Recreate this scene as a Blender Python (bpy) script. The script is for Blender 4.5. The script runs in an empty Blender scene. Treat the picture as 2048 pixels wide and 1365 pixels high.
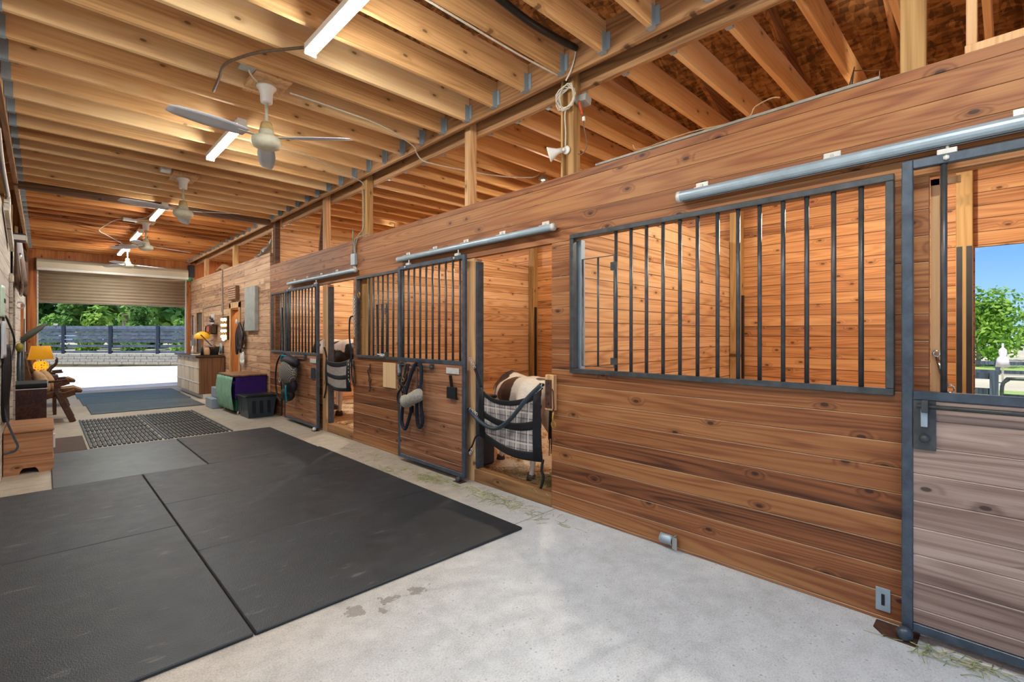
import bpy, bmesh, math, random
from mathutils import Vector, Matrix, Euler
random.seed(7)
PI = math.pi
SC = bpy.context.scene
COL = SC.collection

def lin(c):
    r = []
    for v in c:
        v = v / 255.0
        r.append(v / 12.92 if v <= 0.04045 else ((v + 0.055) / 1.055) ** 2.4)
    return (r[0], r[1], r[2], 1.0)

# ------------------------------------------------------------------ mesh builder
class MB:
    def __init__(s):
        s.bm = bmesh.new()
        s.mi = 0
    def face(s, pts, smooth=False):
        vs = [s.bm.verts.new(p) for p in pts]
        f = s.bm.faces.new(vs); f.material_index = s.mi; f.smooth = smooth
        return f
    def _take(s, geom, mat=None, smooth=False):
        for f in geom:
            f.material_index = s.mi; f.smooth = smooth
    def box(s, x0, x1, y0, y1, z0, z1, bev=0.0, mat=None):
        x0, x1 = min(x0, x1), max(x0, x1); y0, y1 = min(y0, y1), max(y0, y1); z0, z1 = min(z0, z1), max(z0, z1)
        v = [s.bm.verts.new(p) for p in ((x0,y0,z0),(x1,y0,z0),(x1,y1,z0),(x0,y1,z0),(x0,y0,z1),(x1,y0,z1),(x1,y1,z1),(x0,y1,z1))]
        fs = [s.bm.faces.new([v[i] for i in q]) for q in ((0,3,2,1),(4,5,6,7),(0,1,5,4),(1,2,6,5),(2,3,7,6),(3,0,4,7))]
        for f in fs: f.material_index = s.mi
        if bev > 0:
            es = list({e for f in fs for e in f.edges})
            r = bmesh.ops.bevel(s.bm, geom=es, offset=bev, segments=1, affect='EDGES', profile=0.5)
            for f in r['faces']: f.material_index = s.mi
            vs = list({w for f in r['faces'] for w in f.verts})
        else: vs = v
        if mat is not None:
            seen = set()
            for w in vs:
                if w not in seen:
                    seen.add(w); w.co = mat @ w.co
        return s
    def obox(s, c, size, rot=(0,0,0), bev=0.0):
        M = Matrix.Translation(Vector(c)) @ Euler(rot).to_matrix().to_4x4()
        a, b, d = [q/2 for q in size]
        return s.box(-a, a, -b, b, -d, d, bev, M)
    def bar(s, p, q, w, h, up=(0,0,1), bev=0.0):
        p = Vector(p); q = Vector(q); d = q - p; L = d.length; d = d / L
        u = Vector(up)
        if abs(d.dot(u)) > 0.99: u = Vector((1,0,0))
        r = d.cross(u).normalized(); u = r.cross(d)
        M = Matrix((( d.x, r.x, u.x, (p.x+q.x)/2),( d.y, r.y, u.y, (p.y+q.y)/2),( d.z, r.z, u.z, (p.z+q.z)/2),(0,0,0,1)))
        return s.box(-L/2, L/2, -w/2, w/2, -h/2, h/2, bev, M)
    def tube(s, pts, r, n=10, closed=False, caps=True):
        P = [Vector(p) for p in pts]
        R = list(r) if isinstance(r, (list, tuple)) else [r] * len(P)
        rings = []; up = None; N = len(P)
        for i, p in enumerate(P):
            a = P[(i-1) % N] if (i > 0 or closed) else P[i]
            b = P[(i+1) % N] if (i < N-1 or closed) else P[i]
            t = (b - a)
            t = t.normalized() if t.length > 1e-9 else Vector((0,0,1))
            if up is None:
                up = Vector((0,0,1)) if abs(t.z) < 0.9 else Vector((1,0,0))
            x = t.cross(up)
            if x.length < 1e-6: x = t.cross(Vector((0,1,0.3)))
            x.normalize(); y = x.cross(t).normalized(); up = y
            rings.append([s.bm.verts.new(p + R[i]*(math.cos(2*PI*k/n)*x + math.sin(2*PI*k/n)*y)) for k in range(n)])
        m = N if closed else N-1
        for i in range(m):
            A, B = rings[i], rings[(i+1) % N]
            for k in range(n):
                f = s.bm.faces.new((A[k], A[(k+1)%n], B[(k+1)%n], B[k])); f.smooth = True; f.material_index = s.mi
        if not closed and caps:
            for q in (list(reversed(rings[0])), rings[-1]):
                f = s.bm.faces.new(q); f.material_index = s.mi
        return s
    def lathe(s, prof, c=(0,0,0), axis='Z', n=24, rot=None):
        c = Vector(c); rings = []
        M = {'Z': Matrix.Identity(3), 'X': Matrix(((0,0,1),(0,1,0),(-1,0,0))), 'Y': Matrix(((1,0,0),(0,0,1),(0,-1,0)))}[axis]
        if rot is not None: M = Euler(rot).to_matrix()
        for r, z in prof:
            if r < 1e-6: rings.append([s.bm.verts.new(c + M @ Vector((0,0,z)))])
            else: rings.append([s.bm.verts.new(c + M @ Vector((r*math.cos(2*PI*k/n), r*math.sin(2*PI*k/n), z))) for k in range(n)])
        for A, B in zip(rings, rings[1:]):
            for k in range(n):
                k2 = (k+1) % n
                if len(A) == 1 and len(B) == 1: continue
                if len(A) == 1: q = (A[0], B[k2], B[k])
                elif len(B) == 1: q = (A[k], A[k2], B[0])
                else: q = (A[k], A[k2], B[k2], B[k])
                f = s.bm.faces.new(q); f.smooth = True; f.material_index = s.mi
        return s
    def ball(s, c, r, n=16, m=10, rot=None):
        if not isinstance(r, (list, tuple)): r = (r, r, r)
        M = Euler(rot).to_matrix() if rot is not None else Matrix.Identity(3)
        c = Vector(c); rings = []
        for j in range(m+1):
            th = PI*j/m
            if j in (0, m): rings.append([s.bm.verts.new(c + M @ Vector((0,0,r[2]*math.cos(th))))])
            else: rings.append([s.bm.verts.new(c + M @ Vector((r[0]*math.sin(th)*math.cos(2*PI*k/n), r[1]*math.sin(th)*math.sin(2*PI*k/n), r[2]*math.cos(th)))) for k in range(n)])
        for A, B in zip(rings, rings[1:]):
            for k in range(n):
                k2 = (k+1) % n
                if len(A) == 1: q = (A[0], B[k], B[k2])
                elif len(B) == 1: q = (A[k], B[0], A[k2])
                else: q = (A[k], B[k], B[k2], A[k2])
                f = s.bm.faces.new(q); f.smooth = True; f.material_index = s.mi
        return s
    def prism(s, poly, off):
        """closed polygon of 3-D points pushed along the vector off"""
        off = Vector(off); a = [s.bm.verts.new(p) for p in poly]; b = [s.bm.verts.new(Vector(p)+off) for p in poly]
        n = len(a); fs = [s.bm.faces.new(a), s.bm.faces.new(list(reversed(b)))]
        for k in range(n): fs.append(s.bm.faces.new((a[k], b[k], b[(k+1)%n], a[(k+1)%n])))
        for f in fs: f.material_index = s.mi
        return s
    def sheet(s, fn, nu, nv, th=0.0, smooth=True):
        """grid surface fn(u,v) with u,v in 0..1, given a thickness along its normals"""
        P = [[Vector(fn(i/nu, j/nv)) for j in range(nv+1)] for i in range(nu+1)]
        def side(off):
            V = []
            for i in range(nu+1):
                row = []
                for j in range(nv+1):
                    du = P[min(i+1,nu)][j] - P[max(i-1,0)][j]; dv = P[i][min(j+1,nv)] - P[i][max(j-1,0)]
                    nrm = du.cross(dv)
                    nrm = nrm.normalized() if nrm.length > 1e-9 else Vector((0,0,1))
                    row.append(s.bm.verts.new(P[i][j] + nrm*off))
                V.append(row)
            return V
        A = side(th/2)
        for i in range(nu):
            for j in range(nv):
                f = s.bm.faces.new((A[i][j], A[i+1][j], A[i+1][j+1], A[i][j+1])); f.smooth = smooth; f.material_index = s.mi
        if th > 0:
            B = side(-th/2)
            for i in range(nu):
                for j in range(nv):
                    f = s.bm.faces.new((B[i][j], B[i][j+1], B[i+1][j+1], B[i+1][j])); f.smooth = smooth; f.material_index = s.mi
            rim = [(i,0) for i in range(nu)] + [(nu,j) for j in range(nv)] + [(i,nv) for i in range(nu,0,-1)] + [(0,j) for j in range(nv,0,-1)]
            for k in range(len(rim)):
                a = rim[k]; b = rim[(k+1) % len(rim)]
                f = s.bm.faces.new((A[a[0]][a[1]], B[a[0]][a[1]], B[b[0]][b[1]], A[b[0]][b[1]])); f.material_index = s.mi
        return s
    def build(s, name, mats, parent=None, origin=None, fix=True):
        o0 = Vector(origin) if origin is not None else (Vector(parent['_o']) if parent is not None and '_o' in parent else Vector((0,0,0)))
        if fix: bmesh.ops.recalc_face_normals(s.bm, faces=s.bm.faces)
        if o0.length > 0: bmesh.ops.translate(s.bm, verts=s.bm.verts, vec=-o0)
        me = bpy.data.meshes.new(name); s.bm.to_mesh(me); s.bm.free()
        for m in (mats if isinstance(mats, (list, tuple)) else [mats]): me.materials.append(m)
        o = bpy.data.objects.new(name, me); COL.objects.link(o)
        if parent is not None:
            o.parent = parent
            if origin is not None: o.location = o0 - (Vector(parent['_o']) if '_o' in parent else Vector((0,0,0)))
            o['_o'] = tuple(o0)
        else:
            o.location = o0; o['_o'] = tuple(o0)
        return o

def tag(o, label, cat, group=None, kind=None):
    o['label'] = label; o['category'] = cat
    if group: o['group'] = group
    if kind: o['kind'] = kind
    return o
def thing(name, label, cat, loc=(0,0,0), group=None):
    o = bpy.data.objects.new(name, None); COL.objects.link(o); o.location = loc; o['_o'] = tuple(loc)
    o.empty_display_size = 0.1
    return tag(o, label, cat, group)
def struct(o):
    o['kind'] = 'structure'; return o
def dup(root, loc, label=None, rotz=None, scale=None):
    """a copy of a thing with copies of its parts and sub-parts"""
    r = root.copy(); COL.objects.link(r); r.location = loc; r['_o'] = tuple(loc)
    if rotz is not None: r.rotation_euler = (0,0,rotz)
    if scale is not None: r.scale = scale
    if label: r['label'] = label
    def rec(a, b):
        for ch in [x for x in bpy.data.objects if x.parent == a]:
            c = ch.copy(); COL.objects.link(c); c.parent = b; rec(ch, c)
    rec(root, r)
    return r

# ------------------------------------------------------------------ materials
class NT:
    def __init__(s, name):
        s.m = bpy.data.materials.new(name); s.m.use_nodes = True
        s.t = s.m.node_tree; s.t.nodes.clear()
        s.out = s.t.nodes.new('ShaderNodeOutputMaterial')
        s.b = s.t.nodes.new('ShaderNodeBsdfPrincipled'); s.l(s.b.outputs[0], s.out.inputs[0])
    def l(s, a, b): s.t.links.new(a, b)
    def set(s, sock, v):
        if v is None: return
        if hasattr(v, 'is_output'): s.l(v, sock)
        else: sock.default_value = v
    def math(s, op, a, b=None, c=None, clamp=False):
        n = s.t.nodes.new('ShaderNodeMath'); n.operation = op; n.use_clamp = clamp
        s.set(n.inputs[0], a); s.set(n.inputs[1], b)
        if c is not None: s.set(n.inputs[2], c)
        return n.outputs[0]
    def vmath(s, op, a, b=None):
        n = s.t.nodes.new('ShaderNodeVectorMath'); n.operation = op
        s.set(n.inputs[0], a)
        if b is not None: s.set(n.inputs[1], b)
        return n.outputs['Value'] if op in ('LENGTH','DISTANCE','DOT_PRODUCT') else n.outputs[0]
    def comb(s, x, y, z):
        n = s.t.nodes.new('ShaderNodeCombineXYZ')
        for i, v in enumerate((x, y, z)): s.set(n.inputs[i], v)
        return n.outputs[0]
    def sep(s, v):
        n = s.t.nodes.new('ShaderNodeSeparateXYZ'); s.l(v, n.inputs[0]); return n.outputs
    def obj(s):
        n = s.t.nodes.new('ShaderNodeTexCoord'); return n.outputs['Object']
    def rnd(s):
        n = s.t.nodes.new('ShaderNodeObjectInfo'); return n.outputs['Random']
    def noise(s, v, scale, detail=3, rough=0.5, dist=0.0):
        n = s.t.nodes.new('ShaderNodeTexNoise'); s.l(v, n.inputs['Vector'])
        n.inputs['Scale'].default_value = scale; n.inputs['Detail'].default_value = detail
        n.inputs['Roughness'].default_value = rough; n.inputs['Distortion'].default_value = dist
        return n.outputs['Fac']
    def noisec(s, v, scale, detail=2):
        n = s.t.nodes.new('ShaderNodeTexNoise'); s.l(v, n.inputs['Vector'])
        n.inputs['Scale'].default_value = scale; n.inputs['Detail'].default_value = detail
        return n.outputs['Color']
    def white(s, w, dim='1D'):
        n = s.t.nodes.new('ShaderNodeTexWhiteNoise'); n.noise_dimensions = dim
        s.l(w, n.inputs['W' if dim == '1D' else 'Vector']); return n.outputs['Value']
    def voro(s, v, scale, feat='F1', rand=1.0, out='Distance', dim='3D'):
        n = s.t.nodes.new('ShaderNodeTexVoronoi'); n.voronoi_dimensions = dim; n.feature = feat; s.l(v, n.inputs['Vector'])
        n.inputs['Scale'].default_value = scale; n.inputs['Randomness'].default_value = rand
        return n.outputs[out]
    def ramp(s, f, stops, interp='LINEAR'):
        n = s.t.nodes.new('ShaderNodeValToRGB'); n.color_ramp.interpolation = interp; s.set(n.inputs[0], f)
        e = n.color_ramp.elements
        while len(e) < len(stops): e.new(0.5)
        for x, (p, c) in zip(e, stops): x.position = p; x.color = c
        return n.outputs[0]
    def smooth(s, v, a, b, lo=0.0, hi=1.0):
        n = s.t.nodes.new('ShaderNodeMapRange'); n.interpolation_type = 'SMOOTHSTEP'
        s.set(n.inputs[0], v)
        for i, x in enumerate((a, b, lo, hi)): s.set(n.inputs[i+1], x)
        return n.outputs[0]
    def mix(s, f, a, b, mode='MIX'):
        n = s.t.nodes.new('ShaderNodeMix'); n.data_type = 'RGBA'; n.blend_type = mode
        s.set(n.inputs[0], f); s.set(n.inputs[6], a); s.set(n.inputs[7], b)
        return n.outputs[2]
    def bump(s, h, strength=0.3, dist=0.01):
        n = s.t.nodes.new('ShaderNodeBump'); n.inputs['Strength'].default_value = strength; n.inputs['Distance'].default_value = dist
        s.l(h, n.inputs['Height']); s.l(n.outputs[0], s.b.inputs['Normal'])
    def fin(s, col=None, rough=None, metal=None, spec=None):
        s.set(s.b.inputs['Base Color'], col); s.set(s.b.inputs['Roughness'], rough); s.set(s.b.inputs['Metallic'], metal)
        s.set(s.b.inputs['Specular IOR Level'], spec)
        return s.m

def flat(name, c, rough=0.6, metal=0.0, var=0.12, sc=8.0, spec=0.4, bump=0.0):
    """one-colour material with mottled variation"""
    n = NT(name); o = n.obj(); f = n.noise(o, sc, 4, 0.6)
    a = lin(c); d = tuple(x*(1-var*1.6) for x in a[:3]) + (1,); l2 = tuple(min(1, x*(1+var)) for x in a[:3]) + (1,)
    if bump > 0: n.bump(n.noise(o, sc*9, 4, 0.6), bump, 0.004)
    return n.fin(n.ramp(f, [(0.25, d), (0.75, l2)]), rough, metal, spec)

def glow(name, c, strength, base=None):
    n = NT(name); n.b.inputs['Emission Color'].default_value = lin(c); n.b.inputs['Emission Strength'].default_value = strength
    return n.fin(lin(base or c), 0.4)

def wood(name, dark, mid, light, g='X', p='Z', ph=0.0, off=0.0, L=0.0, knots=1.0, rough=0.6, fine=1.0, pvar=0.16, gap=0.004, dust_light=None, ring=1.0, groove=0.22):
    """sawn pine: g = grain axis, p = the axis boards are stacked along, ph = board height (0 = one board)"""
    n = NT(name); xyz = n.sep(n.obj()); ax = {'X': xyz[0], 'Y': xyz[1], 'Z': xyz[2]}
    q = [a for a in 'XYZ' if a not in (g, p)][0]
    G, P, Q = ax[g], ax[p], ax[q]
    r = n.rnd(); G = n.math('MULTIPLY_ADD', r, 37.0, G)
    gr = None
    if ph > 0:
        t = n.math('DIVIDE', n.math('SUBTRACT', P, off), ph); pi = n.math('FLOOR', t); fr = n.math('FRACT', t)
        pr = n.white(n.math('MULTIPLY_ADD', r, 91.0, pi))
        G2 = n.math('MULTIPLY_ADD', pr, 9.3, G)
        d = n.math('MULTIPLY', n.math('MINIMUM', fr, n.math('SUBTRACT', 1.0, fr)), ph)
        if gap > 0: gr = n.smooth(d, gap*0.4, gap, 0.0, 1.0)
        if L > 0:
            tj = n.math('DIVIDE', G2, L); ji = n.math('FLOOR', tj); jf = n.math('FRACT', tj)
            jr = n.white(n.comb(ji, pi, 3.1), '3D'); pr = jr
            dj = n.math('MULTIPLY', n.math('MINIMUM', jf, n.math('SUBTRACT', 1.0, jf)), L)
            gj = n.smooth(dj, 0.0012, 0.003)
            gr = n.math('MULTIPLY', gr, gj) if gr is not None else gj
            G2 = n.math('MULTIPLY_ADD', jr, 5.7, G2)
        P2 = n.math('MULTIPLY_ADD', pr, 3.3, P)
    else:
        pr = n.white(n.math('MULTIPLY', r, 57.0)); G2 = G; P2 = n.math('MULTIPLY_ADD', r, 11.0, P)
    v = n.comb(G2, P2, Q)
    # knots
    kv = n.comb(n.math('MULTIPLY', G2, 0.62), n.math('MULTIPLY', P2, 1.2), 0.0)
    vd = n.voro(kv, 2.9, 'F1', 1.0, dim='2D')
    kn = n.smooth(vd, 0.027, 0.046, 1.0, 0.0); halo = n.smooth(vd, 0.03, 0.15, 1.0, 0.0)
    # cathedral rings: a slow field crossed by fast bands
    slow = n.noise(n.vmath('MULTIPLY', v, (0.20, 3.6, 3.6)), 1.6, 1, 0.4)
    fld = n.math('MULTIPLY_ADD', halo, 0.07*knots, slow)
    band = n.math('SINE', n.math('MULTIPLY', fld, 105.0*fine))
    band = n.math('POWER', n.math('MULTIPLY_ADD', band, 0.5, 0.5), 1.6)
    fib = n.noise(n.vmath('MULTIPLY', v, (2.2, 150.0, 150.0)), 1.0, 3, 0.6)
    big = n.noise(n.vmath('MULTIPLY', v, (0.35, 5.0, 5.0)), 1.3, 2)
    strk = n.noise(n.vmath('MULTIPLY', v, (0.9, 34.0, 34.0)), 1.0, 3, 0.65)
    s1 = n.math('MULTIPLY_ADD', band, -0.22*ring, 0.64)
    s1 = n.math('MULTIPLY_ADD', n.math('SUBTRACT', strk, 0.5), 0.5, s1)
    s2 = n.math('MULTIPLY_ADD', n.math('SUBTRACT', fib, 0.5), 0.42, s1)
    s3 = n.math('MULTIPLY_ADD', n.math('SUBTRACT', big, 0.5), 0.7, s2)
    s4 = n.math('MULTIPLY_ADD', n.math('SUBTRACT', pr, 0.5), pvar*2.2, s3)
    col = n.ramp(s4, [(0.12, lin(dark)), (0.52, lin(mid)), (0.92, lin(light))])
    if knots > 0:
        col = n.mix(n.math('MULTIPLY', halo, 0.35), col, lin(dark))
        col = n.mix(n.math('MULTIPLY', kn, 0.85), col, tuple(x*0.45 for x in lin(dark)[:3]) + (1,))
    h = n.math('MULTIPLY_ADD', band, 0.25, n.math('MULTIPLY', fib, 0.6))
    if gr is not None:
        col = n.mix(gr, n.mix(1.0, col, (groove, groove*0.85, groove*0.7, 1), 'MULTIPLY'), col)
        h = n.math('MULTIPLY_ADD', gr, 2.5, h)
    if dust_light is not None:
        ge = n.t.nodes.new('ShaderNodeNewGeometry'); nz = n.sep(ge.outputs['True Normal'])[2]
        col = n.mix(n.smooth(nz, 0.3, 0.6, 0.0, 0.5), col, lin(dust_light))  # upward groove lips: settled dust plus the light they catch, painted in
    n.bump(h, 0.25, 0.003)
    rr = n.math('MULTIPLY_ADD', fib, 0.15, rough-0.07)
    return n.fin(col, rr, 0.0, 0.35)
SUNE = 4.0; EXPO = 0.5
TUBEE, FLOODE = 140.0, 2600.0
# ------------------------------------------------------------------ the materials of the barn
WF = wood('stall_front_boards', (74,39,19), (137,83,46), (172,120,72), 'Y', 'Z', .127, .02, 0, 1.3, .55, 1.0, .2, 0, (214,190,158))
WFAR = wood('tack_room_boards', (112,74,48), (186,144,108), (214,176,140), 'Y', 'Z', .127, .02, 1.9, 1.0, .6, 1.0, .16, .005)
WDOOR = wood('daylit_door_boards', (82,63,53), (136,112,98), (178,156,140), 'Y', 'Z', .127, .03, 0, .8, .65, .8, .2, 0, (222,208,190))  # greyer than the other doors: daylight falling on this one is painted in
WDOOR2 = wood('door_boards', (88,50,30), (148,98,66), (182,132,94), 'Y', 'Z', .127, .03, 0, .9, .6, .8, .16, 0, (214,188,156))
WINX = wood('partition_boards', (140,92,56), (208,158,110), (232,192,146), 'X', 'Z', .127, .03, 0, 1.4, .55, 1.0, .14, .005)
WINY = wood('stall_back_boards', (124,74,38), (194,132,78), (220,166,108), 'Y', 'Z', .127, .03, 0, 1.4, .55, 1.0, .16, .005)
WJ = wood('joist_lumber', (164,118,70), (224,176,118), (240,206,154), 'X', 'Z', 0, knots=.8, rough=.6, fine=.8, pvar=.2, ring=.55)
WJ2 = wood('orange_joist_lumber', (116,62,26), (190,116,54), (214,150,86), 'X', 'Z', 0, knots=1.0, rough=.6, fine=.8, pvar=.22)
WJ3 = wood('stall_joist_lumber', (156,110,62), (220,170,110), (236,198,144), 'X', 'Z', 0, knots=.8, rough=.6, fine=.8, pvar=.2, ring=.55)
WBEAM = wood('beam_lumber', (106,72,44), (170,126,84), (200,156,110), 'Y', 'Z', 0, knots=.8, rough=.65, fine=.7, pvar=.1)
WDARK = wood('dark_beam_lumber', (52,34,22), (92,62,40), (124,88,58), 'X', 'Z', 0, knots=.7, rough=.7, fine=.7)
WPOST = wood('treated_post_lumber', (104,76,40), (164,124,72), (194,156,100), 'Z', 'X', 0, knots=.8, rough=.65, fine=.7, pvar=.2)
WPALE = wood('pale_post_lumber', (140,96,56), (204,158,108), (226,186,138), 'Z', 'Y', 0, knots=.8, rough=.6, fine=.7, pvar=.12)
WORANGE = wood('stained_post_lumber', (110,54,18), (176,100,44), (200,128,66), 'Z', 'X', 0, knots=.6, rough=.5, fine=.7)
WRAFT = wood('rafter_lumber', (120,76,40), (190,136,84), (214,164,110), 'X', 'Y', 0, knots=.8, rough=.65, fine=.7, pvar=.2)
WWHITE = wood('whitewashed_boards', (150,138,122), (206,196,180), (226,218,204), 'Y', 'Z', .19, .0, 2.6, .4, .7, .6, .1, .005)
WCHEST = wood('honey_pine_wood', (110,66,38), (170,118,78), (200,150,106), 'X', 'Z', .0, knots=1.6, rough=.35, fine=.6, pvar=.06)
WDRESS = wood('brown_cabinet_wood', (76,48,28), (124,84,54), (150,106,72), 'Z', 'Y', 0, knots=.0, rough=.5, fine=.6, pvar=.05)
WSILL = wood('threshold_timber', (82,54,30), (146,104,62), (178,136,90), 'Y', 'Z', 0, knots=.7, rough=.7, fine=.7)
WBOARD = wood('pale_plywood', (176,132,86), (206,166,118), (220,184,140), 'Z', 'Y', 0, knots=.0, rough=.6, fine=.4, ring=.5)
WBROWN = wood('dark_stained_wood', (34,20,14), (64,38,26), (92,58,40), 'Y', 'Z', 0, knots=.0, rough=.35, fine=.6)

def m_osb():
    n = NT('strand_board_deck'); o = n.obj()
    wob = n.vmath('ADD', o, n.vmath('SCALE', n.noisec(o, 6, 2), None))
    a = n.voro(n.vmath('MULTIPLY', o, (9, 30, 1)), 1.0, 'F1', 1.0, 'Color'); b = n.voro(n.vmath('MULTIPLY', o, (34, 11, 1)), 1.0, 'F1', 1.0, 'Color')
    f = n.math('ADD', n.math('MULTIPLY', n.sep(a)[0], .5), n.math('MULTIPLY', n.sep(b)[1], .5))
    big = n.noise(o, 2.0, 3)
    f2 = n.math('MULTIPLY_ADD', n.math('SUBTRACT', big, .5), .6, f)
    return n.fin(n.ramp(f2, [(.15, lin((92,58,26))), (.5, lin((150,100,50))), (.9, lin((190,140,82)))]), .75)
OSB = m_osb()

def m_concrete():
    n = NT('brushed_concrete'); o = n.obj(); x, y, z = n.sep(o)
    big = n.noise(o, .7, 3, .6); mid = n.noise(o, 9, 4, .65); fine = n.noise(o, 120, 2, .6)
    sp = n.voro(o, 70, 'F1', 1.0); sp2 = n.voro(n.vmath('ADD', o, (5.1, 2.2, 0)), 30, 'F1', 1.0)
    near = n.smooth(n.math('MULTIPLY_ADD', x, -.5, y), .6, 2.9, 1.0, 0.0)
    s = n.math('ADD', n.math('MULTIPLY', big, .5), n.math('MULTIPLY', mid, .5))
    s = n.math('MULTIPLY_ADD', n.math('SUBTRACT', fine, .5), .6, s)
    base = n.ramp(s, [(.25, lin((134,122,106))), (.5, lin((172,160,142))), (.75, lin((198,186,168)))])
    grey = n.ramp(s, [(.25, lin((156,161,162))), (.5, lin((192,198,200))), (.75, lin((214,219,221)))])  # pale bluish ramp paints the daylight onto the near concrete
    c = n.mix(near, base, grey)
    dk = n.math('MULTIPLY', n.smooth(sp, .12, .2, .55, 0), n.smooth(big, .35, .6, .3, 1.0))
    c = n.mix(dk, c, lin((104,98,90)))
    c = n.mix(n.math('MULTIPLY', n.smooth(sp2, .13, .22, .55, 0), n.math('MULTIPLY', near, n.smooth(mid, .45, .6, 0.1, 1.0))), c, lin((110,104,98)))
    for yy in (2.63, 6.52, 10.4, 14.3):
        c = n.mix(n.smooth(n.math('ABSOLUTE', n.math('SUBTRACT', y, yy)), .003, .007, .65, 0), c, lin((84,74,62)))
    # damp hoof marks beside the mats
    w = n.noise(o, 14, 3, .6)
    for (hx, hy, hr) in ((1.16,2.38,.085), (1.36,2.36,.07), (1.52,2.34,.085), (1.30,2.28,.05)):
        d = n.vmath('DISTANCE', o, (hx, hy, 0)); d = n.math('MULTIPLY_ADD', n.math('SUBTRACT', w, .5), .22, d)
        c = n.mix(n.smooth(d, hr*.5, hr*.6, .55, 0), c, lin((92,82,70)))
    n.bump(n.math('ADD', n.math('MULTIPLY', fine, .6), n.math('MULTIPLY', sp, .5)), .25, .006)
    return n.fin(c, n.math('MULTIPLY_ADD', mid, .2, .42), 0, .45)
CONC = m_concrete()

def m_rubber(name, dark, light, rough=.5, scuff=(112,108,104)):
    n = NT(name); o = n.obj(); v = n.vmath('ADD', o, n.comb(n.math('MULTIPLY', n.rnd(), 31.0), 0, 0))
    big = n.noise(v, 1.3, 4, .6); mid = n.noise(v, 6, 4, .7); fine = n.noise(v, 260, 2, .5); peb = n.voro(v, 150, 'F1', .8)
    s = n.math('ADD', n.math('MULTIPLY', big, .6), n.math('MULTIPLY', mid, .4))
    c = n.ramp(s, [(.3, lin(dark)), (.7, lin(light))])
    st = n.noise(n.vmath('MULTIPLY', v, (3.5, 11, 1)), 1.2, 4, .6)
    c = n.mix(n.smooth(st, .6, .74, 0, .5), c, lin(scuff))
    n.bump(n.math('ADD', peb, n.math('MULTIPLY', fine, .4)), .35, .003)
    return n.fin(c, n.math('MULTIPLY_ADD', mid, .3, rough-.15), 0, .55)
RUB = m_rubber('stall_mat_rubber', (24,29,33), (42,49,54))
RUB2 = m_rubber('grey_mat_rubber', (56,64,70), (84,92,98), .40, (120,124,126))
RUBB = m_rubber('brown_mat_bristle', (58,44,36), (92,72,60), .8, (120,104,92))

STEEL = flat('dark_steel', (74,77,78), .38, .35, .3, 14, .5, .1)
STEELB = flat('blue_grey_steel', (74,85,95), .38, .35, .3, 12, .5, .1)
GALV = flat('galvanized_steel', (156,172,180), .4, .25, .12, 9, .5, .05)
GALVD = flat('dull_galvanized_plate', (168,170,162), .55, .4, .16, 6, .5, .05)
ZINC = flat('pale_zinc', (210,208,198), .4, .2, .1, 20)
RUST = flat('rusted_iron', (88,62,50), .75, .3, .3, 25, .3, .2)
CHROME = flat('bright_chrome', (222,222,220), .15, 1.0, .05)
BRASS = flat('brass_metal', (202,164,84), .3, .9, .1)
BLACK = flat('black_webbing', (20,20,23), .65, 0, .3, 30)
BLACKP = flat('black_plastic', (26,28,30), .35, 0, .2, 6)
DKGREY = flat('dark_grey_plastic', (52,62,70), .4, 0, .15, 4)
NAVY = flat('navy_rope', (26,34,48), .75, 0, .3, 60, .3, .3)
WHITE = flat('white_enamel', (226,224,214), .35, 0, .06, 5)
CREAM = flat('aged_cream_enamel', (206,202,176), .4, 0, .16, 14)
AGED = flat('rust_stained_enamel', (190,160,104), .5, 0, .25, 18)
BLADE = flat('fan_blade_grey', (196,198,202), .45, 0, .1, 4)
CABLE = flat('pale_cable', (206,198,180), .5, 0, .12, 30)
CABLEB = flat('brown_cable', (110,88,66), .6, 0, .2, 30)
CONDUIT = flat('dusty_conduit', (150,142,128), .6, .3, .2, 20)
GREYBOX = flat('grey_box_enamel', (160,168,168), .45, .2, .1, 9)
REDTAPE = flat('orange_red_plastic', (196,72,34), .5, 0, .2, 30)
FUZZ = flat('grey_fleece', (168,162,146), .95, 0, .25, 60, .2, .6)
LEATHER = flat('brown_leather', (84,54,38), .5, 0, .25, 16, .4, .2)
PURPLE = flat('purple_cloth', (62,34,106), .85, 0, .12, 12, .2)
GREENC = flat('sage_green_cloth', (132,172,146), .9, 0, .14, 10, .2)
GREEND = flat('dark_green_cloth', (44,92,66), .9, 0, .14, 10, .2)
TEAL = flat('teal_webbing', (20,120,138), .7, 0, .2, 30)
HORN = flat('brown_horn', (66,46,34), .35, 0, .3, 12)
FURB = flat('brown_hide', (96,66,44), .9, 0, .35, 22, .2, .5)
FURL = flat('tan_hide', (186,150,112), .9, 0, .2, 14, .2, .5)
CURT = flat('beige_door_steel', (206,192,166), .45, .25, .06, 3)
WTRIM = flat('white_painted_steel', (222,218,208), .4, .2, .05, 4)
BULB = glow('lit_warm_bulb', (255,214,150), 14.0)
TUBE = glow('lit_led_diffuser', (248,249,246), TUBEE, (255,255,255))
FLOODB = glow('lit_flood_bulb', (255,242,222), FLOODE, (255,255,255))
SHADE = glow('lit_amber_lampshade', (226,150,22), .3, (206,150,40))
AMBERG = glow('lit_amber_glass', (255,180,40), .22, (226,170,50))
STEP = flat('grey_plastic_step', (140,150,162), .5, 0, .08, 5)
GREYW = flat('grey_brown_interior', (96,84,74), .8, 0, .1)  # even grey-brown of the tack room's inner wall and the closed opening

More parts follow.
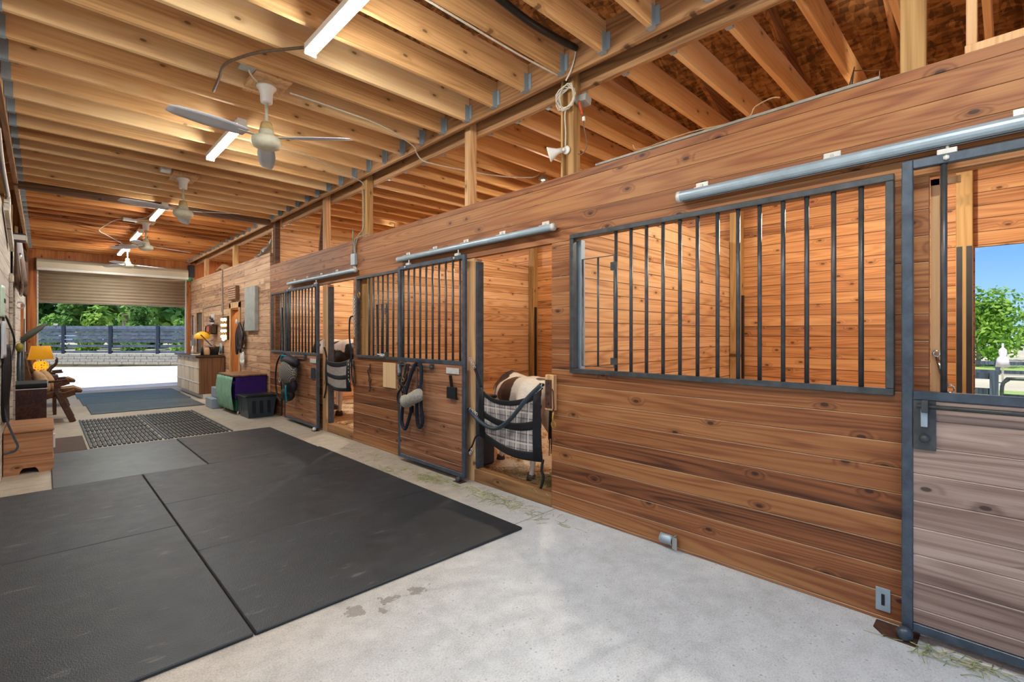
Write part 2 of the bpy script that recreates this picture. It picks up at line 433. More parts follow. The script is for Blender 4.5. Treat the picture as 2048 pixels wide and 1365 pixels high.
# ------------------------------------------------------------------ the shell
XF, XB = 3.05, 3.095          # aisle face and stall face of the plank skin
XW = 6.5                      # inside face of the outer stall wall
YN, YE = -2.3, 16.6           # near end and roll-up door wall
def planks(mb, y0, y1, z0, z1, xf=XF, xb=XB, ph=.127, off=.02, v=.0035):
    k = math.floor((z0-off)/ph + 1e-6)
    while off + k*ph < z1 - 1e-6:
        a, b = max(z0, off+k*ph), min(z1, off+(k+1)*ph)
        if b - a > .004:
            mb.prism([(xb,y0,a),(xf+v*1.2,y0,a+.0004),(xf,y0,a+v),(xf,y0,b-v),(xf+v*1.2,y0,b-.0004),(xb,y0,b)], (0,y1-y0,0))
        k += 1

def solid(name, boxes, mat):
    m = MB()
    for b in boxes: m.box(*b)
    return struct(m.build(name, mat))

solid('floor', [(-4.0, 6.55, YN-.3, YE+.05, -.12, 0)], CONC)
m = MB()
ZT = 2.745
planks(m, -2.3, 9.645, 2.21, ZT)                    # header above all openings
planks(m, -2.3, -.95, .0, 2.21)
planks(m, .27, .40, .0, 2.21)
planks(m, .40, 2.46, .0, 1.15)
planks(m, 2.46, 2.665, .0, 2.21)
planks(m, 3.81, 6.26, .0, 1.165)
planks(m, 6.125, 6.26, 1.165, 2.21)
planks(m, 7.28, 9.645, .0, 1.165)
planks(m, 9.50, 9.645, 1.165, 2.21)
struct(m.build('wall_right', WF))
m = MB()
for b in ((9.65, 11.62, 0, 2.99), (12.22, 14.95, 0, 2.99), (15.6, YE-.08, 0, 2.99), (11.62, 12.22, 2.04, 2.99), (14.95, 15.6, 2.05, 2.99), (14.95, 15.6, 0, .9)):
    m.box(XF, XB, b[0], b[1], b[2], b[3])
struct(m.build('wall_tack', WFAR))
# outer wall of the stalls with the open hatch of the nearest stall
m = MB()
m.box(XW, XW+.06, .235, YE, 0, 3.75); m.box(XW, XW+.06, YN, -1.1, 0, 3.75)
m.box(XW, XW+.06, -1.1, .235, 2.30, 3.75); m.box(XW, XW+.06, -1.1, .235, 0, .86)
struct(m.build('wall_stall_back', WINY))
for i, (yy, zt) in enumerate(((-1.2, 2.75), (2.56, 2.66), (6.19, 2.72), (9.67, 3.4))):
    solid('wall_partition_%d' % (i+1), [(XB+.002, XW-.002, yy-.02, yy+.025, 0, zt)], WINX)
solid('wall_tack_divider', [(XB+.002, XW-.002, 12.9, 12.95, 0, 2.9)], WINX)
solid('wall_tack_inner', [(4.3, 4.34, 9.7, 12.88, 0, 2.9)], GREYW)
# roll-up door wall
m = MB()
for b in ((-4.0, -.26, 0, 3.9), (XB+.06, 6.55, 0, 3.75), (-.26, XB+.06, 3.28, 3.9)):
    m.box(b[0], b[1], YE, YE+.1, b[2], b[3])
struct(m.build('wall_far', WORANGE))
m = MB(); m.box(-.345, -.30, 5.4, YE-.01, 0, 2.80); struct(m.build('wall_left', WWHITE))
m = MB(); m.box(-4.06, -4.0, 5.06, YE, 0, 3.3); struct(m.build('wall_outer', WINY))
m = MB(); m.box(-4.06, -.40, 5.0, 5.05, 0, 3.6); struct(m.build('wall_side', WINX))
m = MB(); m.box(XB, 6.56, YN-.08, YN-.01, 0, 3.75); struct(m.build('wall_near', WINY))

# roof deck: gable with the ridge over the aisle
ZE, SL, XR = 3.80, .36, 1.38      # deck height at X = XW, slope, ridge
def rz(x): return ZE + SL*(XW - x) if x >= XR else ZE + SL*(XW - XR) - SL*(XR - x)
m = MB()
for xa, xb in ((XR, 7.1), (-4.6, XR)):
    m.prism([(xa, YN-.4, rz(xa)+.02), (xb, YN-.4, rz(xb)+.02), (xb, YN-.4, rz(xb)+.05), (xa, YN-.4, rz(xa)+.05)], (0, YE-YN+.9, 0))
struct(m.build('ceiling', OSB))
m = MB()
m.prism([(-4.0, YE, 3.75), (6.5, YE, 3.75), (6.5, YE, rz(6.5)), (XR, YE, rz(XR)), (-4.0, YE, rz(-4.0))], (0, .08, 0))
struct(m.build('wall_gable', OSB))

# ------------------------------------------------------------------ timber frame
ZJ = 3.535
def joist(name, x0, x1, z0, z1, mat, label, group, hang):
    t = thing(name, label, 'joist', ((x0+x1)/2, 0, z0), group)
    MB().box(x0, x1, -.0195, .0195, z0, z1, .003).build('lumber', mat, t)
    for xe, s in hang:
        h = MB()
        h.box(xe, xe-s*.055, -.0235, -.0205, z0-.003, z0+.15); h.box(xe, xe-s*.055, .0205, .0235, z0-.003, z0+.15)
        h.box(xe, xe-s*.055, -.0235, .0235, z0-.006, z0-.003)
        h.box(xe, xe-s*.003, -.055, -.0235, z0+.02, z0+.15); h.box(xe, xe-s*.003, .0235, .055, z0+.02, z0+.15)
        h.build('joist_hanger', GALV, t)
    return t
jn = joist('ceiling_joist', -.243, 2.993, ZJ, ZJ+.235, WJ, 'bare pine ceiling joist spanning the aisle on the near side of the dark cross beam', 'aisle joists before the dark cross beam', ((-.243,-1),(2.993,1)))
k0 = 0
for k in range(28):
    y = -1.5 + .4*k
    if y > 9.3: break
    if k == 0: jn.location.y = y
    else: dup(jn, ((jn.location.x), y, ZJ))
jf = joist('ceiling_joist', -.243, 2.993, ZJ, ZJ+.235, WJ2, 'orange pine ceiling joist spanning the aisle between the dark cross beam and the roll-up door', 'aisle joists beyond the dark cross beam', ((-.243,-1),(2.993,1)))
for k in range(17):
    y = 9.86 + .405*k
    if y > 16.45: break
    if k == 0: jf.location.y = y
    else: dup(jf, (jf.location.x, y, ZJ))
js = joist('stall_joist', 3.243, XW-.01, 3.495, 3.73, WJ3, 'bare pine joist over the horse stalls running to the outer wall', 'joists over the stalls', ((3.243,-1),))
for k in range(44):
    y = -1.9 + .4*k
    if y > 16.4: break
    if k == 0: js.location.y = y
    else: dup(js, (js.location.x, y, 3.495))
tag(MB().box(-.25, 3.0, 9.46, 9.56, 3.47, 3.77, .004).build('cross_beam', WDARK, None, (1.4, 9.5, 3.47)), 'dark weathered cross beam spanning the aisle among paler joists', 'beam')
# ledgers
tag(MB().box(2.997, 3.042, YN, 9.44, 3.515, 3.78, .004).build('ledger_beam', WBEAM, None, (3.02, 3.5, 3.515)), 'long brown ledger carrying the joist hangers on the stall side, near half', 'beam')
tag(MB().box(2.997, 3.042, 9.58, YE-.01, 3.515, 3.78, .004).build('ledger_beam', WPALE, None, (3.02, 13, 3.515)), 'pale ledger on the stall side between the dark cross beam and the roll-up door', 'beam')
tag(MB().box(3.195, 3.24, YN, 9.44, 3.475, 3.75, .004).build('stall_ledger_beam', WBEAM, None, (3.22, 3.5, 3.475)), 'brown beam behind the posts holding the stall joists', 'beam')
tag(MB().box(3.195, 3.24, 9.58, YE-.01, 3.475, 3.75, .004).build('stall_ledger_beam', WBEAM, None, (3.22, 13, 3.475)), 'beam behind the tack room posts holding the farther stall joists', 'beam')
tag(MB().box(-.295, -.247, YN, 9.44, 3.515, 3.78, .004).build('ledger_beam', WBEAM, None, (-.27, 3.5, 3.515)), 'ledger carrying the joist ends above the tack-hung white wall, near half', 'beam')
tag(MB().box(-.295, -.247, 9.58, YE-.01, 3.515, 3.78, .004).build('ledger_beam', WPALE, None, (-.27, 13, 3.515)), 'pale ledger carrying the far joist ends above the tack-hung white wall', 'beam')
def post(y0, y1, x0, x1, z1, label, mat=WPOST, z0=0.0):
    return tag(MB().box(x0, x1, y0, y1, z0, z1, .005).build('timber_post', mat, None, ((x0+x1)/2, (y0+y1)/2, z0)), label, 'post')
PX = XB+.003
post(.285, .385, PX, PX+.05, 4.2, 'tall grey-brown timber post rising past the joists above the bar grille and the nearest door', WPOST)
post(2.475, 2.535, PX, PX+.094, 3.72, 'thick square post above the stall front hung with coiled cable and a white lamp').scale = (1,1,1)
post(2.588, 2.61, PX, PX+.094, 3.72, 'thin board nailed beside the thick post with coiled cable')
post(3.80, 3.89, PX, PX+.09, 3.72, 'slim pale post above the middle stall front, standing free in the gap', WPALE)
post(5.97, 6.11, PX, PX+.094, 3.72, 'thick post with electrical conduit running down beside it')
post(7.30, 7.39, PX, PX+.09, 3.72, 'slim pale post with a slanted brace leaning on it', WPALE)
post(9.52, 9.64, PX, PX+.09, 3.72, 'dark post standing where the lower stall wall meets the taller tack room wall', WDARK)
post(12.2, 12.34, PX, PX+.09, 3.48, 'square post above the tack room wall nearer the dark post')
post(14.9, 15.04, PX, PX+.09, 3.48, 'square post above the tack room wall closest to the roll-up door', WPALE)
tag(MB().bar((3.16,7.62,2.55),(3.16,7.44,3.40), .09, .035).build('brace', WDARK, None, (3.16,7.5,2.5)), 'dark slanted brace board leaning against a slim pale post', 'brace')
post(16.42, 16.56, -.28, -.12, 3.5, 'orange stained post at the lamp side of the roll-up door', WORANGE)
post(16.42, 16.56, 2.97, 3.045, 2.98, 'orange stained post between the roll-up door and the board wall', WORANGE)
# rafters under the deck
def rafter(y, x0, x1):
    m = MB(); d = .19
    m.prism([(x0, y-.019, rz(x0)-d), (x1, y-.019, rz(x1)-d), (x1, y-.019, rz(x1)+.018), (x0, y-.019, rz(x0)+.018)], (0, .038, 0))
    return m
r0 = tag(rafter(0, XR+.01, XW-.02).build('rafter', WRAFT, None, (3.9, 0, rz(3.9))), 'sloping rafter under the strand board roof above the stalls', 'rafter', 'roof rafters above the stalls')
r1 = tag(rafter(0, -3.95, XR-.01).build('rafter', WRAFT, None, (-1.3, 0, rz(-1.3))), 'sloping rafter under the strand board roof above the aisle', 'rafter', 'roof rafters above the aisle')
k = 0
y = -1.7
while y < 16.4:
    if k == 0: r0.location.y = y; r1.location.y = y
    else: dup(r0, (r0.location.x, y, r0.location.z)); dup(r1, (r1.location.x, y, r1.location.z))
    k += 1; y += .8
tag(MB().box(XR-.02, XR+.02, YN, YE-.01, rz(XR)-.32, rz(XR)-.02).build('ridge_beam', WBEAM, None, (XR, 7, rz(XR)-.3)), 'ridge board at the peak of the barn roof', 'beam') if False else None
post(.245, .365, XW-.125, XW-.004, 3.49, 'timber post with dark rubber strips beside the open hatch of the nearest stall', WPOST)
tag(MB().box(XW-.135, XW-.1265, .25, .29, .08, 2.30).box(XW-.135, XW-.1265, .32, .36, .08, 2.30).build('rubber_strip', flat('scuffed_dark_strip', (44,44,48), .5, 0, .4, 5), None, (XW-.13,.3,.08)), 'pair of dark worn strips running up the hatch post', 'strip')
tag(MB().box(XW-.105, XW-.004, 2.39, 2.53, 0, 3.49, .004).build('timber_post', WPOST, None, (XW-.05,2.46,0)), 'corner post at the back of the nearest stall behind the bars', 'post')
tag(MB().box(XW-.105, XW-.004, 6.015, 6.155, 0, 3.49, .004).build('timber_post', WPOST, None, (XW-.05,6.08,0)), 'corner post at the back of the pony stall seen through the doorway', 'post')
for yy, lb in ((2.375, 'thin dark steel bar on the corner post behind the bars'), (6.0, 'thin dark steel bar on the corner post of the pony stall')):
    tag(MB().box(XW-.10, XW-.06, yy-.012, yy+.012, .1, 1.95).build('corner_bar', BLACKP, None, (XW-.08, yy, .1)), lb, 'bar')
# ------------------------------------------------------------------ tracks, sliding doors, grilles
def track(y0, y1, z0, z1, label, nb=4):
    t = thing('door_track', label, 'door track', (XF-.06, (y0+y1)/2, z0), 'galvanized sliding door tracks')
    h = z1-z0; r = h/2; m = MB()
    prof = []
    for k in range(15):
        a = PI*.13 + (2*PI*.87)*k/14
        prof.append((XF-.055 + r*.95*math.sin(a), z0+r - r*math.cos(a)))
    pin = [(XF-.055 + (x-(XF-.055))*.9, z0+r + (z-z0-r)*.9) for x, z in reversed(prof)]
    m.prism([(x, y0, z) for x, z in prof+pin], (0, y1-y0, 0))
    m.build('rail', GALV, t)
    for yy, s in ((y0, -1), (y1, 1)):
        c = MB(); c.lathe([(0,-.012),(r*1.05,-.012),(r*1.05,.012),(0,.012)], (XF-.055, yy+s*.008, z0+r), 'Y', 10); c.build('end_cap', ZINC, t)
    for k in range(nb):
        yy = y0 + .12 + (y1-y0-.24)*k/(nb-1); b = MB()
        b.box(XF-.06, XF-.002, yy-.028, yy+.028, z1-.004, z1+.004); b.box(XF-.006, XF-.001, yy-.04, yy+.04, z1, z1+.045, .002)
        b.lathe([(0,-.004),(.009,-.004),(.009,.004),(0,.004)], (XF-.009, yy, z1+.025), 'X', 8)
        b.build('bracket', ZINC, t)
    return t
track(-1.6, 1.50, 2.315, 2.385, 'thick bluish galvanized track above the nearest door and the wide bar grille', 5)
track(2.61, 4.99, 2.30, 2.36, 'galvanized track above the middle doorway with the pony', 5)
track(6.10, 8.53, 2.285, 2.345, 'galvanized track over the doorway of the big spotted horse, below the electrical box', 5)

def grille(name, label, y0, y1, z0, z1, ys, x=XF-.012, w=.038, fr=.035, feed=None, grp='steel bar grilles in the stall fronts'):
    t = thing(name, label, 'bar grille', (x, (y0+y1)/2, z0), grp)
    m = MB(); a, b = x-w/2, x+w/2+.01
    m.box(a, b, y0, y1, z1-fr, z1, .003); m.box(a, b, y0, y1, z0, z0+fr, .003)
    m.box(a, b, y0, y0+fr, z0+fr, z1-fr, .003); m.box(a, b, y1-fr, y1, z0+fr, z1-fr, .003)
    m.build('frame', STEEL, t)
    for yy in ys:
        MB().tube([(x+.006, yy, z0+fr), (x+.006, yy, z1-fr)], .0125, 10).build('bar', STEEL, t)
    if feed:
        f0, f1, g0, g1 = feed; d = MB(); xx = x-.012
        d.tube([(xx,f0,g0),(xx,f1,g0),(xx,f1,g1),(xx,f0,g1)], .009, 8, True)
        d.tube([(xx,(f0+f1)/2,g0),(xx,(f0+f1)/2,g1)], .008, 8)
        fd = d.build('feed_door', STEEL, t)
        MB().box(xx-.01, xx+.02, f0-.012, f0+.03, g0+.02, g0+.07).build('hinge', STEEL, fd)
        MB().box(xx-.01, xx+.02, f0-.012, f0+.03, g1-.11, g1-.05).build('hinge', STEEL, fd)
    return t
bars3 = [2.056,1.927,1.801,1.673,1.549,1.427,1.296,1.169,1.044,.916,.795,.666,.543]
S = XF/3.09
grille('bar_grille', 'wide dark bar grille with a small feed door, filling the stall front nearest the camera', .398, 2.452, 1.143, 2.247, [b*S for b in bars3], feed=(2.03, 2.325, 1.205, 2.035))
# jamb of the wide opening (steel channel and wood seen inside the grille)
tag(MB().box(XF+.048, XF+.10, 2.395, 2.455, 1.155, 2.21, .003).build('jamb_channel', GALV, None, (XF+.07, 2.44, 1.155)), 'grey steel channel standing inside the wide bar grille beside its feed door', 'channel')
yy2 = [6.07, 6.0, 5.93, 5.84, 5.74, 5.65, 5.56, 5.45, 5.34]
grille('bar_grille', 'bar grille with a small latched feed door beside the pale plywood board', 4.98, 6.13, 1.145, 2.225, [5.80, 5.69, 5.57, 5.45, 5.33, 5.20, 5.08], feed=(5.33, 5.57, 1.165, 1.83))
grille('bar_grille', 'farthest bar grille, beside the spotted horse stall and next to the tack room wall', 8.62, 9.51, 1.135, 2.215, [9.05, 8.94, 8.83, 8.73], feed=(8.70, 8.94, 1.16, 1.93))
def latch_bolt(y, z, label):
    t = thing('feed_door_latch', label, 'latch', (XF-.06, y, z))
    MB().tube([(XF-.055,y+.07,z+.02),(XF-.055,y-.07,z),(XF-.055,y-.08,z+.02)], .008, 8).build('bolt', ZINC, t)
    MB().box(XF-.046, XF-.034, y-.04, y+.05, z-.015, z+.03, .002).build('keeper', GALV, t)
latch_bolt(5.42, 1.185, 'bright bolt latch at the foot of the feed door beside the plywood board')

def sliding_door(y0, y1, z0, zm, z1, ys, label, wmat, rail_y, plate, xo=.0, handle=None):
    """frame with boards below and bars above; its aisle face is x0"""
    xa, xb = XF-.105-xo, XF-.067-xo; xm = (xa+xb)/2
    t = thing('sliding_door', label, 'stall door', (xm, (y0+y1)/2, z0), 'sliding stall doors')
    f = .042; m = MB()
    m.box(xa, xb, y0, y0+f, z0, z1, .003); m.box(xa, xb, y1-f, y1, z0, z1, .003)
    m.box(xa, xb, y0+f, y1-f, z1-f, z1, .003); m.box(xa, xb, y0+f, y1-f, z0, z0+f, .003); m.box(xa, xb, y0+f, y1-f, zm-.02, zm+.022, .003)
    m.build('frame', STEELB, t)
    b = MB(); planks(b, y0+f+.001, y1-f-.001, z0+f+.001, zm-.021, xa+.006, xb-.004, .127, .03); b.build('board_panel', wmat, t)
    for yy in ys:
        MB().tube([(xm,yy,zm+.022),(xm,yy,z1-f)], .0125, 10).build('bar', STEEL, t)
    for yy in (y0+.16, y1-.16):
        h = MB(); h.box(XF-.08-xo, XF-.05-xo, yy-.035, yy+.035, z1, z1+.03, .002); h.tube([(XF-.055,yy,z1+.01),(XF-.055,yy,z1+.075)], .007, 8)
        h.lathe([(0,-.006),(.012,-.006),(.012,.006),(0,.006)], (xa-.004, yy, z1-f/2), 'X', 6)
        h.build('trolley_hanger', ZINC, t)
    if rail_y:
        r0, r1, rzz = rail_y
        m = MB(); m.tube([(xa-.03,r0,rzz),(xa-.03,r1,rzz)], .011, 10)
        for yy in (r0+.03, r1-.03): m.box(xa-.042, xa, yy-.012, yy+.012, rzz-.028, rzz+.028, .002)
        m.build('blanket_rail', STEEL, t)
    if plate:
        p0, p1, q0, q1 = plate
        lp = MB().box(xa-.004, xa+.002, p0, p1, q0, q1, .001).build('latch_plate', STEEL, t)
        MB().ball((xa-.022, (p0+p1)/2, q0+.055), (.02,.02,.02), 12, 8).build('latch_knob', STEEL, lp)
        MB().box(xa-.03, xa-.004, (p0+p1)/2-.012, (p0+p1)/2+.012, q1-.12, q1-.02, .002).build('latch_bar', GALV, lp)
    return t
sliding_door(-.82, .36, .045, 1.16, 2.272, [.21, -.67], 'nearest sliding stall door, with daylight painted into its boards and a long dark rail', WDOOR, (-.70, .302, 1.115), (.235, .315, .91, 1.14))
sliding_door(3.70, 4.93, .045, 1.165, 2.235, [4.850,4.732,4.614,4.497,4.379,4.261,4.143,4.026,3.908,3.790], 'sliding stall door hung with a navy lead rope and fleece halter', WDOOR2, (4.19, 4.84, 1.11), (4.845, 4.905, .93, 1.13))
sliding_door(7.22, 8.60, .045, 1.15, 2.215, [8.500,8.370,8.240,8.110,7.980,7.850,7.720,7.590,7.460,7.330], 'sliding stall door hung with a hay net, its top rail and sill dusty', WDOOR2, (7.60, 8.50, 1.10), None)
# vertical steel stops and jamb posts of the doorways
def jamb(y0, y1, x0, x1, label, mat=WPALE, z1=2.205):
    return tag(MB().box(x0, x1, y0, y1, 0.0, z1, .004).build('door_jamb', mat, None, ((x0+x1)/2, (y0+y1)/2, 0)), label, 'door jamb')
jamb(3.68, 3.805, XF+.001, XF+.11, 'pale timber jamb at the latch side of the pony doorway')
jamb(7.13, 7.275, XF+.001, XF+.11, 'knotty timber jamb of the doorway with the big spotted horse')
tag(MB().box(XF+.02, XF+.10, 3.65, 3.678, .13, 2.17, .002).build('steel_stop', STEELB, None, (XF+.06, 3.66, .13)), 'blue-grey steel strip inside the pony doorway', 'steel strip')
tag(MB().box(XF+.02, XF+.10, 7.098, 7.128, .13, 2.17, .002).build('steel_stop', STEELB, None, (XF+.06, 7.11, .13)), 'blue-grey steel strip inside the big spotted horse doorway', 'steel strip')
for y0, y1, lb in ((2.667, 3.678, 'timber sill lying across the pony doorway'), (6.262, 7.128, 'timber sill lying across the big spotted horse doorway'), (-.95, .27, 'timber sill under the nearest sliding door')):
    tag(MB().box(XF+.0, XF+.10, y0, y1, 0, .125, .006).build('threshold', WSILL, None, (XF+.05, (y0+y1)/2, 0)), lb, 'door sill')
# kick board / base plank visible below doors 2 and 1
# jamb trim inside the nearest doorway
m = MB(); m.box(XF+.048, XF+.075, .235, .268, 1.16, 2.20); m.box(XF+.048, XF+.075, .16, .268, 2.17, 2.20)
tag(m.build('jamb_trim', WPALE, None, (XF+.06, .25, 1.16)), 'pale wooden stop board inside the nearest stall doorway', 'door trim')
# floor guide, stop bracket, bottom roller
t = thing('door_guide', 'rusty floor guide with a steel roller at the foot of the nearest door', 'door guide', (XF-.07, .40, 0))
m = MB(); m.prism([(XF-.16,.30,0),(XF-.02,.30,0),(XF-.02,.47,0),(XF-.10,.47,0),(XF-.16,.42,0)], (0,0,.006)); m.build('base_plate', RUST, t)
MB().lathe([(0,.006),(.022,.006),(.03,.02),(.032,.045),(.022,.058),(.012,.066),(0,.066)], (XF-.13,.345,0)).build('roller', STEELB, t)
m = MB(); m.box(XF-.007, XF-.001, .415, .475, .05, .165, .001); m.build('wall_plate', GALV, t)
m = MB(); m.box(XF-.0095, XF-.0065, .438, .452, .08, .135); m.build('slot', BLACKP, t)
t = thing('stop_bracket', 'small galvanized bracket low on the board wall beneath the wide grille', 'bracket', (XF-.02, 1.6, .02))
MB().sheet(lambda u,v: (XF-.012-.03*math.sin(PI*u), 1.665-.09*v, .025+.07*u), 8, 3, .003).build('cover', GALV, t)
m = MB(); m.box(XF-.05, XF-.002, 1.555, 1.562, .02, .10); m.box(XF-.05, XF-.046, 1.53, 1.556, .02, .10); m.build('flange', GALVD, t)
t = thing('door_guide', 'small floor guide at the foot of the door holding the fleece halter', 'door guide', (XF-.07, 3.77, 0))
m = MB(); m.box(XF-.15, XF-.07, 3.71, 3.83, 0, .005); m.build('base_plate', RUST, t)
MB().lathe([(0,.005),(.02,.005),(.028,.02),(.028,.04),(.015,.055),(0,.055)], (XF-.125,3.77,0)).build('roller', STEEL, t)
t = thing('door_guide', 'floor guide at the foot of the door holding the hay net', 'door guide', (XF-.07, 7.28, 0))
m = MB(); m.box(XF-.15, XF-.07, 7.23, 7.34, 0, .005); m.build('base_plate', RUST, t)
MB().lathe([(0,.005),(.02,.005),(.028,.02),(.028,.04),(.015,.055),(0,.055)], (XF-.125,7.28,0)).build('roller', ZINC, t)
# plates, pockets, boards on the middle stall front
xd = XF-.107
tag(MB().box(xd-.004, xd-.0005, 3.78, 3.99, 1.055, 1.115, .001).build('name_plate', ZINC, None, (xd, 3.88, 1.08)), 'blank pale metal plate on the middle door above a black pocket', 'plate')
t = thing('tool_pocket', 'small black pocket with a brush, on the middle door below the blank plate', 'pocket', (xd, 3.88, .82))
MB().box(xd-.03, xd-.001, 3.81, 3.95, .81, .925, .004).build('pocket', BLACK, t)
MB().bar((xd-.015,3.88,.92),(xd-.015,3.905,1.04), .03, .012).build('brush_handle', BLACKP, t)
tag(MB().box(XF-.016, XF-.001, 5.135, 5.43, .80, 1.105, .002).build('plywood_board', WBOARD, None, (XF-.01, 5.28, .80)), 'pale square plywood board fixed beside the door with the navy lead rope', 'board')
def hook_latch(y, z, label):
    t = thing('hook_latch', label, 'hook', (XF-.02, y, z))
    MB().box(XF-.007, XF-.001, y-.015, y+.015, z+.10, z+.21).build('plate', RUST, t)
    MB().tube([(XF-.012,y,z+.16),(XF-.025,y+.03,z+.12),(XF-.012,y+.02,z+.06),(XF-.012,y,z),(XF-.015,y-.01,z-.12),(XF-.03,y-.03,z-.14),(XF-.035,y-.05,z-.11)], .009, 8).build('hook', RUST, t)
    MB().tube([(XF-.012+.0,y+.028*math.cos(a),z+.03*math.sin(a)) for a in [2*PI*k/12 for k in range(12)]], .006, 6, True).build('eye', RUST, t)
hook_latch(5.78, .86, 'rusty iron hook hanging below the feed door near the plywood board')
# big wooden block latch on the jamb beside the pony
t = thing('jamb_hardware', 'worn wooden block with rusty plate and brass snap beside the pony', 'door hardware', (XF-.02, 2.66, .8))
MB().box(XF-.05, XF-.001, 2.605, 2.70, .82, 1.115, .006).build('block', WPALE, t)
MB().box(XF-.057, XF-.051, 2.62, 2.69, .84, 1.075, .002).build('plate', RUST, t)
for zz in (.88, .97, 1.05): MB().lathe([(0,0),(.011,0),(.009,.008),(0,.01)], (XF-.057,2.655,zz), 'X', 10, (0,-PI/2,0)).build('bolt', RUST, t)
MB().tube([(XF-.06,2.61,1.0),(XF-.075,2.585,.985),(XF-.07,2.58,.85),(XF-.06,2.60,.82)], .006, 8).build('handle', RUST, t)
MB().tube([(XF-.06,2.59+.0,.82),(XF-.07,2.595,.77),(XF-.065,2.59,.735)], .008, 8).build('snap', BRASS, t)
MB().tube([(XF-.065,2.59+.022*math.cos(a),.715+.024*math.sin(a)) for a in [2*PI*k/12 for k in range(12)]], .005, 6, True).build('snap_ring', BRASS, t)
t = thing('chain_clip', 'short silver chain snap hanging behind the bar of the nearest door', 'snap hook', (XF+.02, .25, 1.18))
m = MB(); m.tube([(XF+.035,.245+.012*math.cos(a),1.355+.014*math.sin(a)) for a in [2*PI*k/10 for k in range(10)]], .004, 6, True)
m.tube([(XF+.035,.245,1.34),(XF+.03,.225,1.27),(XF+.03,.205,1.20)], [.006,.013,.007], 8)
m.tube([(XF+.03,.195+.014*math.cos(a),1.19+.018*math.sin(a)) for a in [2*PI*k/10 for k in range(10)]], .004, 6, True)
m.build('snap', CHROME, t)

# odds and ends on top of the stall front
tag(MB().box(XF-.004, XB-.002, .46, 2.22, ZT+.001, ZT+.018, .002).build('cap_board', BLACKP if False else CONDUIT, None, (XF+.02, 1.3, ZT)), 'thin grey dusty strip lying along the top of the stall front', 'strip')
tag(MB().tube([(3.10,.60,ZT-.02),(3.10,.59,ZT+.05),(3.10,.575,ZT+.13)], [.012,.009,.002], 8).build('metal_spike', HORN, None, (3.10,.6,ZT)), 'dark pointed spike standing on top of the stall front between two joists', 'spike')
t = thing('wall_framing', 'small lit timber stud and plate on top of the stall front at the near end', 'framing', (3.15, 0, ZT))
MB().box(XF+.012, 3.18, -.015-.25, .145, ZT+.001, ZT+.04, .003).build('plate', WPALE, t)
MB().box(3.10, 3.18, .105, .142, ZT+.041, 3.95, .003).build('stud', WPALE, t)
# ------------------------------------------------------------------ lights, fans, wiring
def batten(y0, label, drop=.115):
    t = thing('strip_light', label, 'ceiling light', (1.345, y0+.61, ZJ-drop), 'led strip lights along the aisle')
    z = ZJ-drop
    m = MB(); m.box(1.305, 1.385, y0, y0+1.22, z+.012, z+.062, .004); m.build('housing', WHITE, t)
    d = MB(); pr = []
    for k in range(9):
        a = PI*k/8; pr.append((1.345-.037*math.cos(a), z+.011-.026*math.sin(a)))
    d.prism([(x, y0+.012, zz) for x, zz in pr], (0, 1.196, 0)); d.build('diffuser', TUBE, t)
    for a, b in ((y0-.004, y0+.011), (y0+1.209, y0+1.224)):
        MB().box(1.304, 1.386, a, b, z-.018, z+.063, .003).build('end_cap', WHITE, t)
    for yy in (y0+.2, y0+1.0): MB().tube([(1.345,yy,z+.06),(1.345,yy,ZJ+.02)], .006, 6).build('hanger', ZINC, t)
    return t
batten(-.75, 'added unseen led strip light above the open end of the aisle, behind the camera')  # extra batten out of view, added to brighten the near floor
bt = batten(.9, 'added unseen led strip light over the open grooming bay beside the camera'); bt.location.x -= 3.4  # unseen batten added over the side bay for more near light
batten(2.20, 'led strip light closest to the camera, cut by the top edge of the photo')
batten(5.03, 'led strip light beside the first ceiling fan')
batten(9.03, 'led strip light beside the second ceiling fan, just past the dark cross beam')
batten(11.62, 'led strip light beside the third ceiling fan')
batten(14.05, 'led strip light closest to the roll-up door')

def fan(x, y, label, rot, zb=ZJ):
    t = thing('ceiling_fan', label, 'ceiling fan', (x, y, zb), 'white industrial ceiling fans')
    L = lambda pr: [(r, zb+z) for r, z in pr]
    MB().box(x-.14, x+.14, y-.20, y+.20, zb-.0+.001, zb+.036, .003).build('mounting_board', WPALE, t)
    MB().lathe(L([(0,0),(.078,0),(.076,-.012),(.06,-.03),(.05,-.055),(.048,-.12),(.044,-.135),(.02,-.137),(0,-.137)]), (x,y,0), 'Z', 28).build('canopy', WHITE, t)
    MB().tube([(x,y,zb-.13),(x,y,zb-.30)], .0135, 12).build('downrod', CREAM, t)
    mt = MB().lathe(L([(0,-.29),(.022,-.29),(.036,-.297),(.039,-.345),(.05,-.365),(.058,-.37),(.06,-.40),(.072,-.415),(.104,-.43),(.116,-.447),(.116,-.478),(.104,-.503),(.07,-.52),(.0,-.524)]), (x,y,0), 'Z', 32).build('motor', CREAM, t)
    MB().lathe(L([(.0365,-.30),(.0415,-.305),(.0535,-.362),(.051,-.364)]), (x,y,0), 'Z', 28).build('collar', AGED, mt)
    for k in range(3):
        a = rot + 2*PI*k/3; c, s = math.cos(a), math.sin(a); m = MB()
        def fb(u, v):
            r = .17 + .56*u; w = (.055 + .02*math.sin(PI*min(1,u*1.1)))*(1 if u < .93 else (1-(u-.93)/.07*.35))
            q = (v-.5)*2*w; zz = zb-.437 + q*.22 - .02*u
            return (x + r*c - q*s, y + r*s + q*c, zz)
        m.sheet(fb, 12, 4, .005); b = m.build('blade', BLADE, t)
        i = MB(); i.bar((x+.10*c, y+.10*s, zb-.432), (x+.24*c, y+.24*s, zb-.440), .035, .006); i.build('blade_iron', CREAM, b)
    return t
